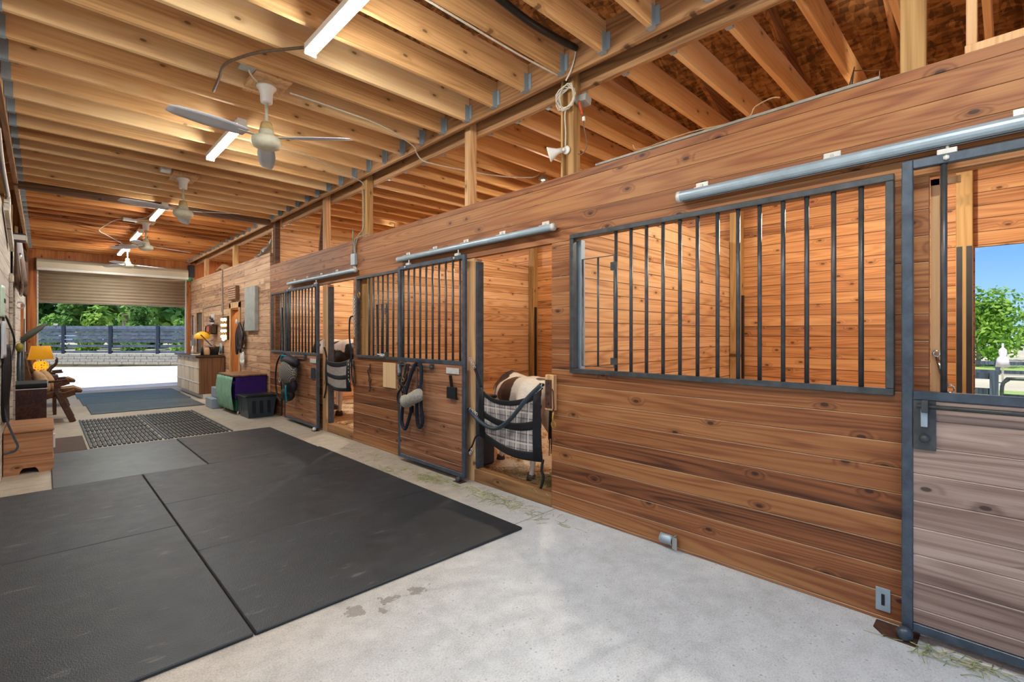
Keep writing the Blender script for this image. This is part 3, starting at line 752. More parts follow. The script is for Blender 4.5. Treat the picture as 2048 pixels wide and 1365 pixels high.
fan(1.35, 4.36, 'white ceiling fan closest to the camera, with a rust-stained collar', 1.27)
fan(1.345, 7.70, 'white ceiling fan second along the aisle, just before the dark cross beam', 1.38)
fan(1.37, 11.18, 'white ceiling fan third along the aisle', .15)
fan(1.425, 14.42, 'ceiling fan in front of the roll-up door', .02)

def jbox(c, s, label, mat=GALVD, lid=True):
    t = thing('junction_box', label, 'junction box', c); a, b, d = s
    MB().obox(c, s, (0,0,0), .004).build('box', mat, t)
    return t
jb = jbox((1.15, 4.17, ZJ+.03), (.11,.11,.055), 'grey metal junction box between joists beside the closest ceiling fan')
MB().tube([(1.16,4.17,ZJ+.0),(1.175,4.18,ZJ-.025),(1.21,4.22,ZJ-.03),(1.262,4.30,ZJ-.012)], .006, 8).build('lead', CABLE, jb)
jb = jbox((1.12, 7.50, ZJ+.02), (.11,.11,.05), 'round-cornered white junction box beside the second ceiling fan', ZINC)
jbox((1.12, 11.0, ZJ-.02), (.2,.1,.045), 'pale junction box beside the third ceiling fan', WTRIM)
def cable(name, pts, r, mat, label, cat='cable', sub=4, group=None):
    # Catmull-Rom through the points
    P = [Vector(p) for p in pts]; out = []
    for i in range(len(P)-1):
        a, b, c, d = P[max(i-1,0)], P[i], P[i+1], P[min(i+2,len(P)-1)]
        for k in range(sub):
            t = k/sub
            out.append(.5*((2*b)+(c-a)*t+(2*a-5*b+4*c-d)*t*t+(3*b-a-3*c+d)*t**3))
    out.append(P[-1])
    o = MB().tube(out, r, 8).build(name, mat, None, tuple(P[0]))
    return tag(o, label, cat, group) if label else o
def spl(pts, sub=4, closed=False):
    P = [Vector(p) for p in pts]; out = []; n = len(P)
    rng = range(n) if closed else range(n-1)
    for i in rng:
        g = (lambda j: P[j % n]) if closed else (lambda j: P[max(0, min(n-1, j))])
        a, b, c, d = g(i-1), g(i), g(i+1), g(i+2)
        for k in range(sub):
            t = k/sub
            out.append(.5*((2*b)+(c-a)*t+(2*a-5*b+4*c-d)*t*t+(3*b-a-3*c+d)*t**3))
    if not closed: out.append(P[-1])
    return out
zc = ZJ-.012
cable('armoured_cable', [(1.345,3.46,ZJ-.05),(1.25,3.65,ZJ-.025),(1.15,3.82,zc),(1.07,3.98,zc),(1.0,4.2,zc),(1.02,4.45,zc),(1.04,4.72,zc)], .011, CABLEB, 'brown flexible cable looping under the joists from the nearest strip light')
cable('supply_cable', [(1.52,4.30,ZJ-.012),(1.8,4.30,ZJ-.012),(2.4,4.34,ZJ-.012),(2.9,4.55,ZJ-.012),(3.02,4.66,3.505),(3.12,4.72,3.47),(3.25,4.75,3.47),(3.7,4.7,3.48),(4.2,4.52,3.475),(4.55,4.3,3.49),(4.7,4.3,3.60)], .008, CABLE, 'pale cable running from the closest fan over the ledger to the lamp in the stall')
cable('supply_cable', [(1.40,5.4,ZJ-.01),(1.75,5.55,ZJ-.01),(2.1,5.62,ZJ-.012),(2.6,5.85,ZJ-.012),(3.02,6.02,3.50),(3.10,6.05,3.46)], .007, CABLE, 'pale cable running from the second strip light to the conduit post')
cable('supply_cable', [(1.34,10.2,ZJ-.012),(1.28,10.6,ZJ-.03),(1.12,11.0,ZJ-.012),(.95,11.2,ZJ-.012),(.84,11.9,ZJ-.02),(.80,12.6,ZJ-.012),(1.0,13.2,ZJ-.012),(1.40,14.3,ZJ-.02)], .008, CABLE, 'pale cable zigzagging under the orange joists between the far fans')
cable('black_hose', [(1.5,2.33,3.70),(1.8,2.32,3.655),(2.1,2.31,3.635),(2.4,2.31,3.61),(2.7,2.32,3.63),(2.96,2.34,3.67)], .026, BLACKP, 'thick black insulated pipe lying between the joists above the coiled cable', 'pipe')
cable('joist_cable', [(1.2,2.51,ZJ-.012),(1.9,2.52,ZJ-.012),(2.3,2.53,ZJ-.012),(2.6,2.53,ZJ-.012),(2.95,2.52,ZJ-.010)], .007, CABLE, 'pale twisted cable stapled under the joist by the black pipe')
cable('white_cable', [(3.0,2.36,3.72),(2.985,2.37,3.62),(2.985,2.41,3.53),(2.985,2.46,3.47)], .006, CABLE, 'white cable running from the ledger down to the coiled cable')
# coil + lamp on post
t = thing('cable_coil', 'white cable wound in a coil on the thick post', 'cable coil', (3.06, 2.50, 3.36))
pts = []
for k in range(6*14+1):
    a = 2*PI*k/14; j = k//14; rr = .075 + .012*math.sin(k*1.7) + .004*j
    pts.append((3.065-.006*j, 2.51+rr*math.cos(a), 3.375+rr*1.05*math.sin(a)))
MB().tube(pts, .0055, 6).build('coil', CABLE, t)
MB().tube(spl([(3.06,2.52,3.30),(3.065,2.535,3.24),(3.068,2.53,3.1),(3.07,2.535,2.995)]), .006, 6).build('drop_lead', CABLE, t)
t = thing('wall_spot_lamp', 'unlit white flared lamp at the end of the cable on the thick post', 'lamp', (3.06, 2.54, 2.95))
MB().lathe([(0,0),(.035,0),(.035,.012),(0,.016)], (3.09,2.535,2.965), 'X', 18, (0,-PI/2,0)).build('base', WHITE, t)
MB().ball((3.06,2.545,2.965), .016, 12, 8).build('swivel', WHITE, t)
MB().lathe([(.012,0),(.02,.0),(.024,.035),(.034,.055),(.06,.105),(.062,.112),(.056,.108),(.03,.06),(.012,.02)], (3.055,2.56,2.965), 'Z', 22, Vector((-.62,.75,-.32)).to_track_quat('Z','Y').to_euler()).build('shade', WHITE, t)
t = thing('junction_box', 'open grey box with a red ribbon and hanging wires beside the thick post', 'junction box', (3.13, 2.40, 3.32))
MB().obox((3.14,2.405,3.345), (.09,.10,.06), (0,.2,.1), .004).build('box', GALVD, t)
MB().sheet(lambda u,v: (3.09-.004*math.sin(6*u), 2.41-.03*u+.022*(v-.5), 3.33-.12*u), 8, 2, .003).build('ribbon', REDTAPE, t)
MB().tube(spl([(3.12,2.39,3.33),(3.12,2.385,3.22),(3.118,2.385,3.14),(3.11,2.36,3.05),(3.11,2.345,2.96),(3.11,2.39,2.90),(3.10,2.43,2.91)]), .004, 6).build('hanging_wire', CABLEB, t)
MB().obox((3.12,2.386,3.185), (.018,.022,.035), (0,0,0), .002).build('clip', WHITE, t)
# conduit + box on the third post
t = thing('outlet_box', 'grey electrical box with two conduits above the far end of a track', 'outlet box', (3.03, 6.2, 2.41))
MB().box(XF-.05, XF-.001, 6.13, 6.25, 2.39, 2.55, .008).build('box', GREYBOX, t)
MB().tube([(XF-.022,6.225,2.55),(XF-.022,6.225,2.9)], .009, 8).build('conduit', CONDUIT, t)
MB().tube(spl([(XF-.022,6.16,2.55),(XF-.022,6.16,2.64),(XF-.02,6.06,2.79),(PX-.012,6.04,2.9),(PX-.012,6.04,3.4)]), .009, 8).build('conduit', CONDUIT, t)
MB().tube(spl([(XF-.022,6.19,2.55),(XF-.022,6.19,2.7),(XF-.022,6.12,2.75),(XF-.02,5.9,2.76),(XF-.02,5.8,2.765)]), .009, 8).build('conduit', CONDUIT, t)
# stall lamps: the pony's is a fixture, the rest are added unseen fill
FB2 = glow('lit_flood_bulb_dim', (255,236,210), FLOODE*.74, (255,255,255))
def stall_lamp(x, y, z, label, p):
    t = thing('stall_lamp', label, 'lamp', (x, y, z), 'white stall lamps')
    MB().obox((x,y,3.52), (.1,.1,.045), (0,0,0), .004).build('box', GALVD, t)
    MB().tube([(x,y,3.50),(x,y,z+.09)], .01, 8).build('stem', CABLE, t)
    MB().lathe([(.018,.09),(.022,.09),(.04,.06),(.085,.0),(.09,-.005),(.082,.0),(.036,.055),(.016,.08)], (x,y,z), 'Z', 22).build('shade', WHITE, t)
    MB().ball((x,y,z+.0), (.034,.034,.042), 12, 8).build('bulb', FB2 if p == 2 else FLOODB, t)
    return t
def hung_fill_lamp(x, y, label):
    z = 3.05; t = thing('stall_lamp', label, 'lamp', (x, y, z), 'white stall lamps')
    MB().tube([(x,y,z+.085),(x,y,3.50),(x,y+.17,3.56)], .004, 6).build('cord', CABLEB, t)
    MB().lathe([(.018,.09),(.022,.09),(.04,.06),(.085,.0),(.09,-.005),(.082,.0),(.036,.055),(.016,.08)], (x,y,z), 'Z', 22).build('shade', WHITE, t)
    MB().ball((x,y,z+.0), (.034,.034,.042), 12, 8).build('bulb', FLOODB, t)
hung_fill_lamp(4.65, .70, 'added unseen white lamp on a thin cord in the stall behind the wide grille')
hung_fill_lamp(4.65, 7.9, 'added unseen white lamp on a thin cord in the stall of the big spotted horse')
stall_lamp(4.75, 4.3, 3.39, 'white lamp hanging in the stall of the pony', 2)
stall_lamp(4.0, 11.5, 3.05, 'added unseen white lamp hanging above the tack room', 1)
stall_lamp(4.65, 15.1, 3.05, 'added unseen white lamp hanging above the room behind the brown cabinet', 1)

cable('twine', [(3.10,1.92,2.84),(3.10,1.86,2.79),(3.10,1.49,2.80),(3.10,1.14,2.775),(3.11,1.08,2.835),(3.12,.99,2.86),(3.14,.95,2.855)], .004, FURL, 'thin brown twine trailing along the top of the stall front across the joists')
# ------------------------------------------------------------------ rubber mats on the aisle
def mat_(x0, x1, y0, y1, label, mat=RUB, th=.019, z=0.0, grp='rubber aisle mats'):
    g = .004
    return tag(MB().box(x0+g, x1-g, y0+g, y1-g, z+.0005, z+th, .005).build('rubber_mat', mat, None, ((x0+x1)/2, (y0+y1)/2, z)), label, 'mat', grp)
ft = .3048
mx, my = .728, 2.515
mat_(mx, mx+6*ft, my, my+4*ft, 'black rubber mat nearest the camera, its corner towards the wide grille wall')
mat_(mx, mx+6*ft, my+4*ft, my+8*ft, 'black rubber mat, middle one of the three broad mats beside the doorways')
mat_(mx, mx+6*ft, my+8*ft, my+12*ft, 'black rubber mat, third of the three broad mats, before the greyer pair')
mat_(mx-4*ft, mx, my, my+6*ft, 'long black rubber mat along the chest side, nearest the camera')
mat_(mx-4*ft, mx, my+6*ft, my+12*ft, 'long black rubber mat before the pine chest')
mat_(.06, 1.31, my+12*ft+.01, my+18*ft, 'worn grey rubber mat in front of the slotted drain mats', RUB2)
mat_(1.315, 2.53, my+12*ft+.01, my+18*ft, 'dark rubber mat in front of the slotted drain mats, beside the worn grey one')
tag(MB().box(-.28, .40, 8.05, 9.20, .0005, .014, .004).build('bristle_mat', RUBB, None, (.1, 8.6, 0)), 'brown bristly doormat behind the pine chest', 'mat')
def drain_mat(x0, y0, label):
    w, l = .80, 1.38
    t = thing('drain_mat', label, 'mat', (x0+w/2, y0+l/2, 0), 'slotted rubber drain mats')
    m = MB(); n = 15
    for r in range(4):
        ya = y0+.02+(l-.04)*r/4; yb = ya+(l-.04)/4-.028
        for k in range(n): xa = x0+.035+(w-.07)*k/n; m.box(xa, xa+.030, ya, yb, .0006, .017)
        m.box(x0, x0+w, (ya+yb)/2-.006, (ya+yb)/2+.006, .0006, .008)
    m.build('slats', RUB, t)
    e = MB(); e.box(x0, x0+.022, y0, y0+l, .0006, .018); e.box(x0+w-.022, x0+w, y0, y0+l, .0006, .018)
    e.build('edge_strip', RUB2, t)
drain_mat(.43, 8.12, 'slotted drain mat nearest the brown doormat'); drain_mat(1.245, 8.12, 'slotted drain mat nearest the black storage bin')
drain_mat(.43, 9.51, 'slotted drain mat beside the chair side of the aisle, in the far row'); drain_mat(1.245, 9.51, 'slotted drain mat towards the purple box, in the far row')
for i, (y0, y1, x0) in enumerate(((11.55, 13.1, .62), (13.11, 14.5, .58), (14.51, 15.75, .55))):
    mat_(x0, 2.4+.04*i, y0, y1, ('grey floor mat beside the brown cabinet, next after the bare concrete strip', 'grey floor mat, middle one of the three before the roll-up door', 'grey floor mat closest to the roll-up door')[i], RUB2)

# ------------------------------------------------------------------ bedding and hay
def m_bed():
    n = NT('pine_shavings'); o = n.obj(); a = n.noise(o, 3.2, 4, .6); b = n.noise(o, 40, 4, .7); v = n.voro(n.vmath('MULTIPLY', o, (60, 34, 50)), 1.0)
    c = n.ramp(n.math('MULTIPLY_ADD', n.math('SUBTRACT', b, .5), .7, a), [(.34, lin((150,104,58))), (.42, lin((214,180,134))), (.55, lin((240,224,196)))])
    n.bump(n.math('ADD', b, v), .7, .02)
    return n.fin(c, .9)
BED = m_bed()
def bed(y0, y1, lb, z=.07):
    rnd = random.Random(int(y0*10)); ph = [(rnd.uniform(3,9), rnd.uniform(3,9), rnd.uniform(0,6)) for _ in range(5)]
    def fn(u, v):
        x = XF+.103 + (XW-XF-.106)*u; y = y0 + (y1-y0)*v
        return (x, y, z + .016*sum(math.sin(a*x+b*y+c) for a, b, c in ph)/2)
    o = MB().sheet(fn, 44, 44).build('wood_shavings', BED, None, ((XF+XW)/2, (y0+y1)/2, 0))
    tag(o, lb, 'bedding', kind='stuff')
bed(-1.17, 2.53, 'pine shavings covering the floor of the nearest stall'); bed(2.59, 6.16, 'pine shavings strewn under the pony'); bed(6.225, 9.64, 'pine shavings strewn under the big spotted horse')
HAY = flat('hay', (196,190,132), .85, 0, .3, 40); HAYG = flat('green_hay', (150,160,104), .85, 0, .3, 40)
def hay(pts, label, seed, mats=(HAY, HAYG)):
    rnd = random.Random(seed); m = MB()
    for (cx, cy, cz, sx, sy, n, h) in pts:
        for _ in range(n):
            x = rnd.gauss(cx, sx); y = rnd.gauss(cy, sy); a = rnd.uniform(0, 2*PI); L = rnd.uniform(.04, .13); q = rnd.uniform(-.4, .4)
            if x > XF-.14 and x < XF+.105 and cz < .05: x = XF-.14-abs(rnd.gauss(0,.03))
            z0 = cz + rnd.uniform(0, h); m.mi = rnd.randint(0, 1)
            m.tube([(x, y, z0), (x+L*.5*math.cos(a), y+L*.5*math.sin(a), z0+rnd.uniform(0, h*.4)+.002), (x+L*math.cos(a+q), y+L*math.sin(a+q), z0)], .0016, 3)
    return tag(m.build('hay_wisps', list(mats), None, (pts[0][0], pts[0][1], pts[0][2]), fix=False), label, 'hay', kind='stuff')
hay([(3.45,2.85,.085,.17,.12,520,.05),(3.36,3.3,.085,.1,.25,160,.02)], 'green hay heaped at the feet of the pony', 3)
hay([(2.86,3.1,.004,.05,.35,170,.006),(2.78,4.05,.004,.06,.14,110,.006),(2.62,4.55,.004,.10,.10,40,.004),(2.8,5.2,.004,.05,.5,50,.004)], 'loose hay wisps scattered on the concrete below the pony doorway', 4)
hay([(2.95,.2,.004,.03,.12,60,.008)], 'dry hay crumbs under the nearest sliding door', 5)

# ------------------------------------------------------------------ horses
def patch_coat(name, base, dark, spots, soft=.03):
    n = NT(name); o = n.obj(); w = n.math('SUBTRACT', n.noise(o, 7, 4, .6), .5); f = None
    hair = n.noise(n.vmath('MULTIPLY', o, (30, 30, 160)), 1.0, 3)
    for (c, r) in spots:
        v = n.vmath('DIVIDE', n.vmath('SUBTRACT', o, c), r)
        d = n.math('MULTIPLY_ADD', w, .9, n.vmath('LENGTH', v)); k = n.smooth(d, 1.0-soft*2, 1.0+soft*2, 1.0, 0.0)
        f = k if f is None else n.math('MAXIMUM', f, k)
    b2 = n.ramp(hair, [(.2, tuple(x*.78 for x in lin(base)[:3])+(1,)), (.7, lin(base))]); d2 = n.ramp(hair, [(.2, tuple(x*.6 for x in lin(dark)[:3])+(1,)), (.8, lin(dark))])
    n.bump(hair, .15, .004)
    return n.fin(n.mix(f, b2, d2) if f is not None else b2, .5, 0, .35)
def capsule_cloud(m, a, b, ra, rb, sx=1.0):
    a, b = Vector(a), Vector(b); n = max(2, int((b-a).length/ (0.35*max(.02,min(ra,rb)))))
    for k in range(n+1):
        t = k/n; r = ra + (rb-ra)*t
        m.ball(a.lerp(b, t), r, 12, 8)
def horse(name, label, loc, heading, h, coat, hair, neck_down=0.0, hind_shift=(0,0), muzzle=None):
    """one continuous body grown from the skeleton, heading +x locally, scaled to withers height h"""
    m = MB(); P = lambda *p: Vector(p)
    def chain(pts):
        for (p, r), (q, s) in zip(pts, pts[1:]): capsule_cloud(m, p, q, r, s)
    # trunk: croup, loin, barrel, chest
    for sy in (-1, 1):
        chain([(P(-.46,.075*sy,.80),.10), (P(-.34,.085*sy,.83),.145), (P(-.15,.06*sy,.80),.165), (P(.08,.055*sy,.755),.19), (P(.28,.05*sy,.745),.18), (P(.42,.04*sy,.76),.14)])
    chain([(P(-.42,0,.875),.085), (P(-.25,0,.885),.10), (P(0,0,.86),.10), (P(.25,0,.875),.105), (P(.36,0,.90),.09)])
    # neck and head
    nd = neck_down; nk = P(.66,0,1.08-.30*nd); pl = P(.83-.05*nd,0,1.27-.72*nd); mz = P(1.10-.13*nd,0,1.02-.80*nd)
    chain([(P(.38,0,.84),.155), (nk,.115), (pl,.085)])
    chain([(pl,.088), (pl.lerp(mz,.45),.078), (mz,.052)])
    for sy in (-1, 1):
        chain([(pl+P(-.01,.05*sy,.05),.026), (pl+P(.0,.07*sy,.14),.010)])
        # hind leg: thigh, stifle, gaskin, hock, cannon, fetlock, hoof
        hx = hind_shift[0 if sy > 0 else 1]
        chain([(P(-.36,.115*sy,.74),.135), (P(-.28+hx*.3,.125*sy,.56),.098), (P(-.38+hx*.8,.12*sy,.42),.058), (P(-.45+hx,.12*sy,.335),.04), (P(-.425+hx,.12*sy,.11),.029), (P(-.40+hx,.12*sy,.05),.034)])
        chain([(P(-.42,.10*sy,.70),.11),(P(-.40+hx*.4,.115*sy,.52),.075)])
        # fore leg
        chain([(P(.38,.10*sy,.70),.11), (P(.36,.115*sy,.52),.07), (P(.38,.115*sy,.31),.04), (P(.38,.115*sy,.10),.03), (P(.40,.115*sy,.05),.034)])
    o = m.build(name, coat, None, (0,0,0), fix=False)
    md = o.modifiers.new('r', 'REMESH'); md.mode = 'VOXEL'; md.voxel_size = .016; md.use_smooth_shade = True
    s2 = o.modifiers.new('s', 'SMOOTH'); s2.factor = .5; s2.iterations = 14
    dg = bpy.context.evaluated_depsgraph_get(); me = bpy.data.meshes.new_from_object(o.evaluated_get(dg)); old = o.data
    o.modifiers.clear(); o.data = me; bpy.data.meshes.remove(old)
    o.data.materials.clear(); o.data.materials.append(coat)
    for p in o.data.polygons: p.use_smooth = True
    o['_o'] = (0,0,0)
    tag(o, label, 'horse')
    HO = flat(name+'_hoof', (70,58,50), .5)
    for sy in (-1, 1):
        hx = hind_shift[0 if sy > 0 else 1]
        for x in (-.39+hx, .415):
            MB().lathe([(0,0),(.05,0),(.038,.055),(0,.06)], (x,.118*sy,.0), 'Z', 14).build('hoof', HO, o)
        MB().ball(pl.lerp(mz,.32)+P(0,.066*sy,.035), .016, 10, 8).build('eye', BLACKP, o)
        MB().ball(mz+P(.03,.026*sy,.012), (.012,.01,.014), 8, 6).build('nostril', BLACKP, o)
    MB().tube([mz+P(-.02,-.048,-.03), mz+P(.035,0,-.028), mz+P(-.02,.048,-.03)], .006, 6).build('mouth', LEATHER, o)
    t = MB(); rnd = random.Random(5)
    for k in range(46):
        a = rnd.uniform(0, 2*PI); q = rnd.uniform(0,.035); l = rnd.uniform(.30,.62); w = rnd.uniform(.6,1.5)
        x0, y0, z0 = -.55, q*math.cos(a)*.5, .89
        t.tube([(x0,y0,z0),(x0-.06,y0*1.3,z0-.05),(x0-.095,y0*2*w,z0-.2),(x0-.085,y0*2.6*w,z0-l)], [.012,.012,.010,.004], 5)
    t.build('tail', hair, o, fix=False)
    t = MB()
    for k in range(60):
        u = rnd.random(); p = P(.36,0,1.0).lerp(pl+P(-.05,0,.085), u); sy = rnd.choice((-1, 1, 1)); l = rnd.uniform(.12,.24)
        t.tube([p, p+P(rnd.uniform(-.02,.02),.07*sy,-.02), p+P(rnd.uniform(-.03,.03),.125*sy,-l)], [.012,.011,.004], 5)
    t.build('mane', hair, o, fix=False)
    o.location = loc; o.rotation_euler = (0,0,heading); o.scale = (h,h,h)
    return o
DKHAIR = flat('dark_horse_hair', (40,30,26), .55, 0, .3, 50); LTHAIR = flat('pale_horse_hair', (214,198,170), .6, 0, .25, 50)
coat2 = patch_coat('white_and_brown_coat', (232,218,196), (74,48,38), [((.05,.22,.80),(.17,.2,.26)), ((-.16,.24,.50),(.12,.12,.18)), ((-.50,.14,.70),(.10,.08,.07)), ((-.46,-.22,.62),(.12,.16,.32)), ((.42,0,.9),(.16,.4,.2)), ((-.12,-.03,.97),(.09,.05,.05)), ((.7,0,1.05),(.3,.4,.3)), ((-.38,.0,.97),(.05,.05,.04)), ((-.42,-.14,.22),(.1,.06,.12))])
coat1 = patch_coat('black_and_white_coat', (226,214,204), (26,22,22), [((-.30,.22,.70),(.27,.2,.15)), ((-.10,.16,.945),(.12,.10,.035)), ((.24,.14,.98),(.10,.14,.05)), ((.40,.2,.80),(.09,.2,.12)), ((-.56,.1,.86),(.12,.2,.14)), ((.85,0,.8),(.40,.5,.52)), ((.40,.16,.36),(.14,.2,.32)), ((-.42,-.14,.3),(.14,.09,.3))])
hb = math.atan2(.74, .67)
horse('pony', 'small white and brown pony standing tail-first behind the plaid stall guard', (3.57, 3.48, .075), math.radians(68), .985, coat2, DKHAIR, 1.08, (-.02,-.10))
horse('horse', 'big black and white spotted horse behind the striped stall guard', (3.80, 8.24, .075), math.radians(90), 1.33, coat1, DKHAIR, .75, (.22,.0))

# ------------------------------------------------------------------ stall guards
def m_plaid():
    n = NT('grey_plaid_mesh'); x, y, z = n.sep(n.obj())
    def bands(c, f, w, o=0.0):
        t = n.math('FRACT', n.math('MULTIPLY_ADD', c, f, o)); d = n.math('ABSOLUTE', n.math('SUBTRACT', t, .5)); return n.smooth(d, w*.7, w, 1.0, 0.0)
    c = lin((172,160,150))
    col = n.mix(n.math('MULTIPLY', n.math('ADD', bands(y, 7.5, .22), bands(z, 7.5, .22)), .3), c, lin((92,88,90)))
    col = n.mix(n.math('MULTIPLY', n.math('MAXIMUM', bands(y, 15, .07, .25), bands(z, 15, .07, .25)), .7), col, lin((48,46,50)))
    col = n.mix(n.math('MULTIPLY', n.math('MAXIMUM', bands(y, 7.5, .05, .5), bands(z, 7.5, .05, .5)), .7), col, lin((214,204,188)))
    a = n.noise(n.obj(), 260, 2); n.bump(a, .3, .002)
    return n.fin(col, .85)
PLAID = m_plaid()
GREYM = flat('grey_mesh_cloth', (150,140,132), .85, 0, .16, 30, .2, .3)
def guard(label, y0, y1, zt0, zt1, zb0, zb1, sag_t, sag_b, cloth, bands, x=XF-.02):
    """y0 is the far edge (higher y), corners (top, bottom) at each end"""
    t = thing('stall_guard', label, 'stall guard', (x, (y0+y1)/2, zb1))
    def S(u, v):           # u along the doorway, v from top to bottom
        y = y0 + (y1-y0)*u; top = zt0 + (zt1-zt0)*u - sag_t*4*u*(1-u); bot = zb0 + (zb1-zb0)*u - sag_b*4*u*(1-u)
        return Vector((x - .05*math.sin(PI*u) - .012*math.sin(7*u+3*v), y, top + (bot-top)*v))
    e = .08
    MB().sheet(lambda u,v: S(e+(1-2*e)*u, .06+.9*v), 24, 14, .006).build('mesh_panel', cloth, t)
    def strip(name, u0, u1, v0, v1, off=-.006, th=.005):
        MB().sheet(lambda u,v: S(u0+(u1-u0)*u, v0+(v1-v0)*v)+Vector((off,0,0)), 20, 4, th).build(name, BLACK, t)
    for v0, v1 in bands: strip('webbing_band', .0, 1.0, v0, v1)
    strip('webbing_edge', 0, .10, 0, 1, -.011); strip('webbing_edge', .90, 1, 0, 1, -.011)
    return t, S
# pony guard: far end at the pale jamb, near end at the wooden block
t, Sg = guard('black-edged plaid stall guard slung across the pony doorway', 3.55, 2.75, .945, .985, .475, .37, .11, .04, PLAID, ((0,.09), (.40,.53), (.86,1.0)))
x = XF-.02
MB().tube(spl([Sg(0,0), Vector((x,3.59,1.03)), Vector((x-.01,3.63,1.12))]), .012, 8).build('strap', BLACK, t)
MB().tube(spl([Sg(0,.98), Vector((x,3.63,.45)), Vector((x-.01,3.67,.36)), Vector((x-.01,3.72,.30))]), .008, 8).build('strap', BLACK, t)
MB().tube(spl([Sg(1,0), Vector((x-.015,2.76,1.02)), Vector((x-.045,2.70,1.03))]), .012, 8).build('strap', BLACK, t)
MB().tube(spl([Sg(1,.97), Vector((x,2.76,.30)), Vector((x,2.74,.24)), Vector((x+.01,2.78,.14))]), .012, 8).build('strap', BLACK, t)
MB().tube(spl([Vector((x-.02,3.72,.71)), Vector((x-.05,3.5,.62)), Vector((x-.09,3.25,.595)), Vector((x-.10,3.05,.70)), Vector((x-.08,2.86,.90)), Vector((x-.05,2.72,1.03))]), .019, 10).build('padded_chain', DKGREY, t)
def ring(m, c, r, w=.004, ax='X'):
    pts = []
    for k in range(12):
        a = 2*PI*k/12
        pts.append((c[0], c[1]+r*math.cos(a), c[2]+r*math.sin(a)) if ax == 'X' else (c[0]+r*math.cos(a), c[1], c[2]+r*math.sin(a)))
    m.tube(pts, w, 6, True)
def snaps(pts, t, mat=ZINC, name='chain_snap'):
    m = MB()
    for a, b in zip(pts, pts[1:]):
        a, b = Vector(a), Vector(b); n = max(2, int((b-a).length/.024))
        for k in range(n): ring(m, a.lerp(b, (k+.5)/n), .012, .0035, 'X' if k % 2 else 'Y')
    m.build(name, mat, t)
snaps([(x-.01,3.63,1.12), (x-.02,3.70,1.22)], t); snaps([(x-.02,3.58,.675), (x-.02,3.70,.72)], t); snaps([(x-.01,3.67,.33), (x-.01,3.71,.27)], t); snaps([(x-.045,2.80,.955),(x-.05,2.70,1.03)], t)
t, Sg = guard('grey striped stall guard slung across the big spotted horse doorway', 7.09, 6.28, 1.11, 1.12, .71, .67, .06, .03, GREYM, ((0,.16), (.46,.60), (.88,1.0)))
for a in ((Sg(0,0), Vector((x,7.12,1.18)), Vector((x-.01,7.15,1.26))), (Sg(0,1), Vector((x,7.12,.6)), Vector((x-.01,7.15,.5)))): MB().tube(spl(list(a)), .012, 8).build('strap', BLACK, t)
MB().tube(spl([Sg(1,0), Vector((x,6.26,1.16)), Vector((x-.005,6.23,1.2))]), .012, 8).build('strap', BLACK, t)
snaps([(x-.02,6.31,1.1),(x-.02,6.30,.8)], t); snaps([(x-.01,7.15,1.26),(x-.01,7.17,1.38)], t)
t = thing('hanging_chains', 'silver chain and looped lead strap hung on the edge of the big spotted horse doorway', 'chain', (XF-.02, 6.24, .9))
snaps([(XF-.02,6.215,1.99),(XF-.025,6.230,1.62)], t, ZINC); snaps([(XF-.02,6.185,1.97),(XF-.022,6.190,1.42)], t, ZINC)
MB().tube(spl([(XF-.03,6.215,1.70),(XF-.035,6.295,1.66),(XF-.035,6.305,1.4),(XF-.03,6.255,1.15),(XF-.03,6.255,.95),(XF-.03,6.225,.82),(XF-.03,6.185,.84),(XF-.03,6.200,1.1)]), .011, 8).build('strap', BLACK, t)
MB().tube(spl([(XF-.03,6.215,1.05),(XF-.035,6.165,.9),(XF-.035,6.155,.8),(XF-.03,6.195,.75),(XF-.03,6.215,.86)]), .010, 8).build('strap', LEATHER, t)
# ring on the post behind the small feed door
tag(MB().tube([(XF-.03, 6.04+.03*math.cos(a), 1.98+.035*math.sin(a)) for a in [2*PI*k/14 for k in range(14)]], .006, 8, True).build('tie_ring', BRASS, None, (XF-.03,6.04,1.98)), 'brass tie ring hanging behind the grille beside the plywood board', 'ring')

# ------------------------------------------------------------------ tack on the middle door
xr = XF-.137
t = thing('lead_rope', 'thick navy lead rope looped over the rail of the middle door', 'rope', (xr, 4.430, 1.12))
MB().tube(spl([(xr-.03,4.550,.62),(xr-.035,4.620,.46),(xr-.03,4.680,.40),(xr-.03,4.740,.47),(xr-.035,4.710,.66),(xr-.035,4.630,.85),(xr-.03,4.530,1.05),(xr-.015,4.450,1.155),(xr-.02,4.370,1.10),(xr-.035,4.350,.9),(xr-.035,4.350,.7),(xr-.03,4.330,.53),(xr-.03,4.380,.46),(xr-.03,4.430,.52),(xr-.035,4.430,.72),(xr-.035,4.390,.9)],5), .019, 10).build('rope', NAVY, t)
MB().lathe([(0,0),(.024,0),(.026,.07),(0,.08)], (xr-.03,4.545,.60)).build('rope_end', BLACK, t)
t = thing('halter', 'leather halter with silver fleece noseband hung on the middle door', 'halter', (xr, 4.450, .8))
MB().tube(spl([(xr-.065,4.630,.745),(xr-.095,4.530,.72),(xr-.105,4.430,.765),(xr-.08,4.320,.815),(xr-.055,4.300,.82)]), [.05,.055,.062,.066,.066,.064,.064,.066,.066,.068,.068,.07,.068,.064,.058,.045,.03], 14).build('fleece_noseband', FUZZ, t)
for a in ([(xr-.03,4.670,.86),(xr-.02,4.610,1.0),(xr-.012,4.510,1.135),(xr-.02,4.450,1.0),(xr-.04,4.430,.82)], [(xr-.03,4.330,.86),(xr-.025,4.360,1.02),(xr-.012,4.430,1.14)], [(xr-.04,4.750,.84),(xr-.03,4.710,.96),(xr-.03,4.610,1.04)]):
    MB().tube(spl(a), .009, 8).build('strap', LEATHER, t)
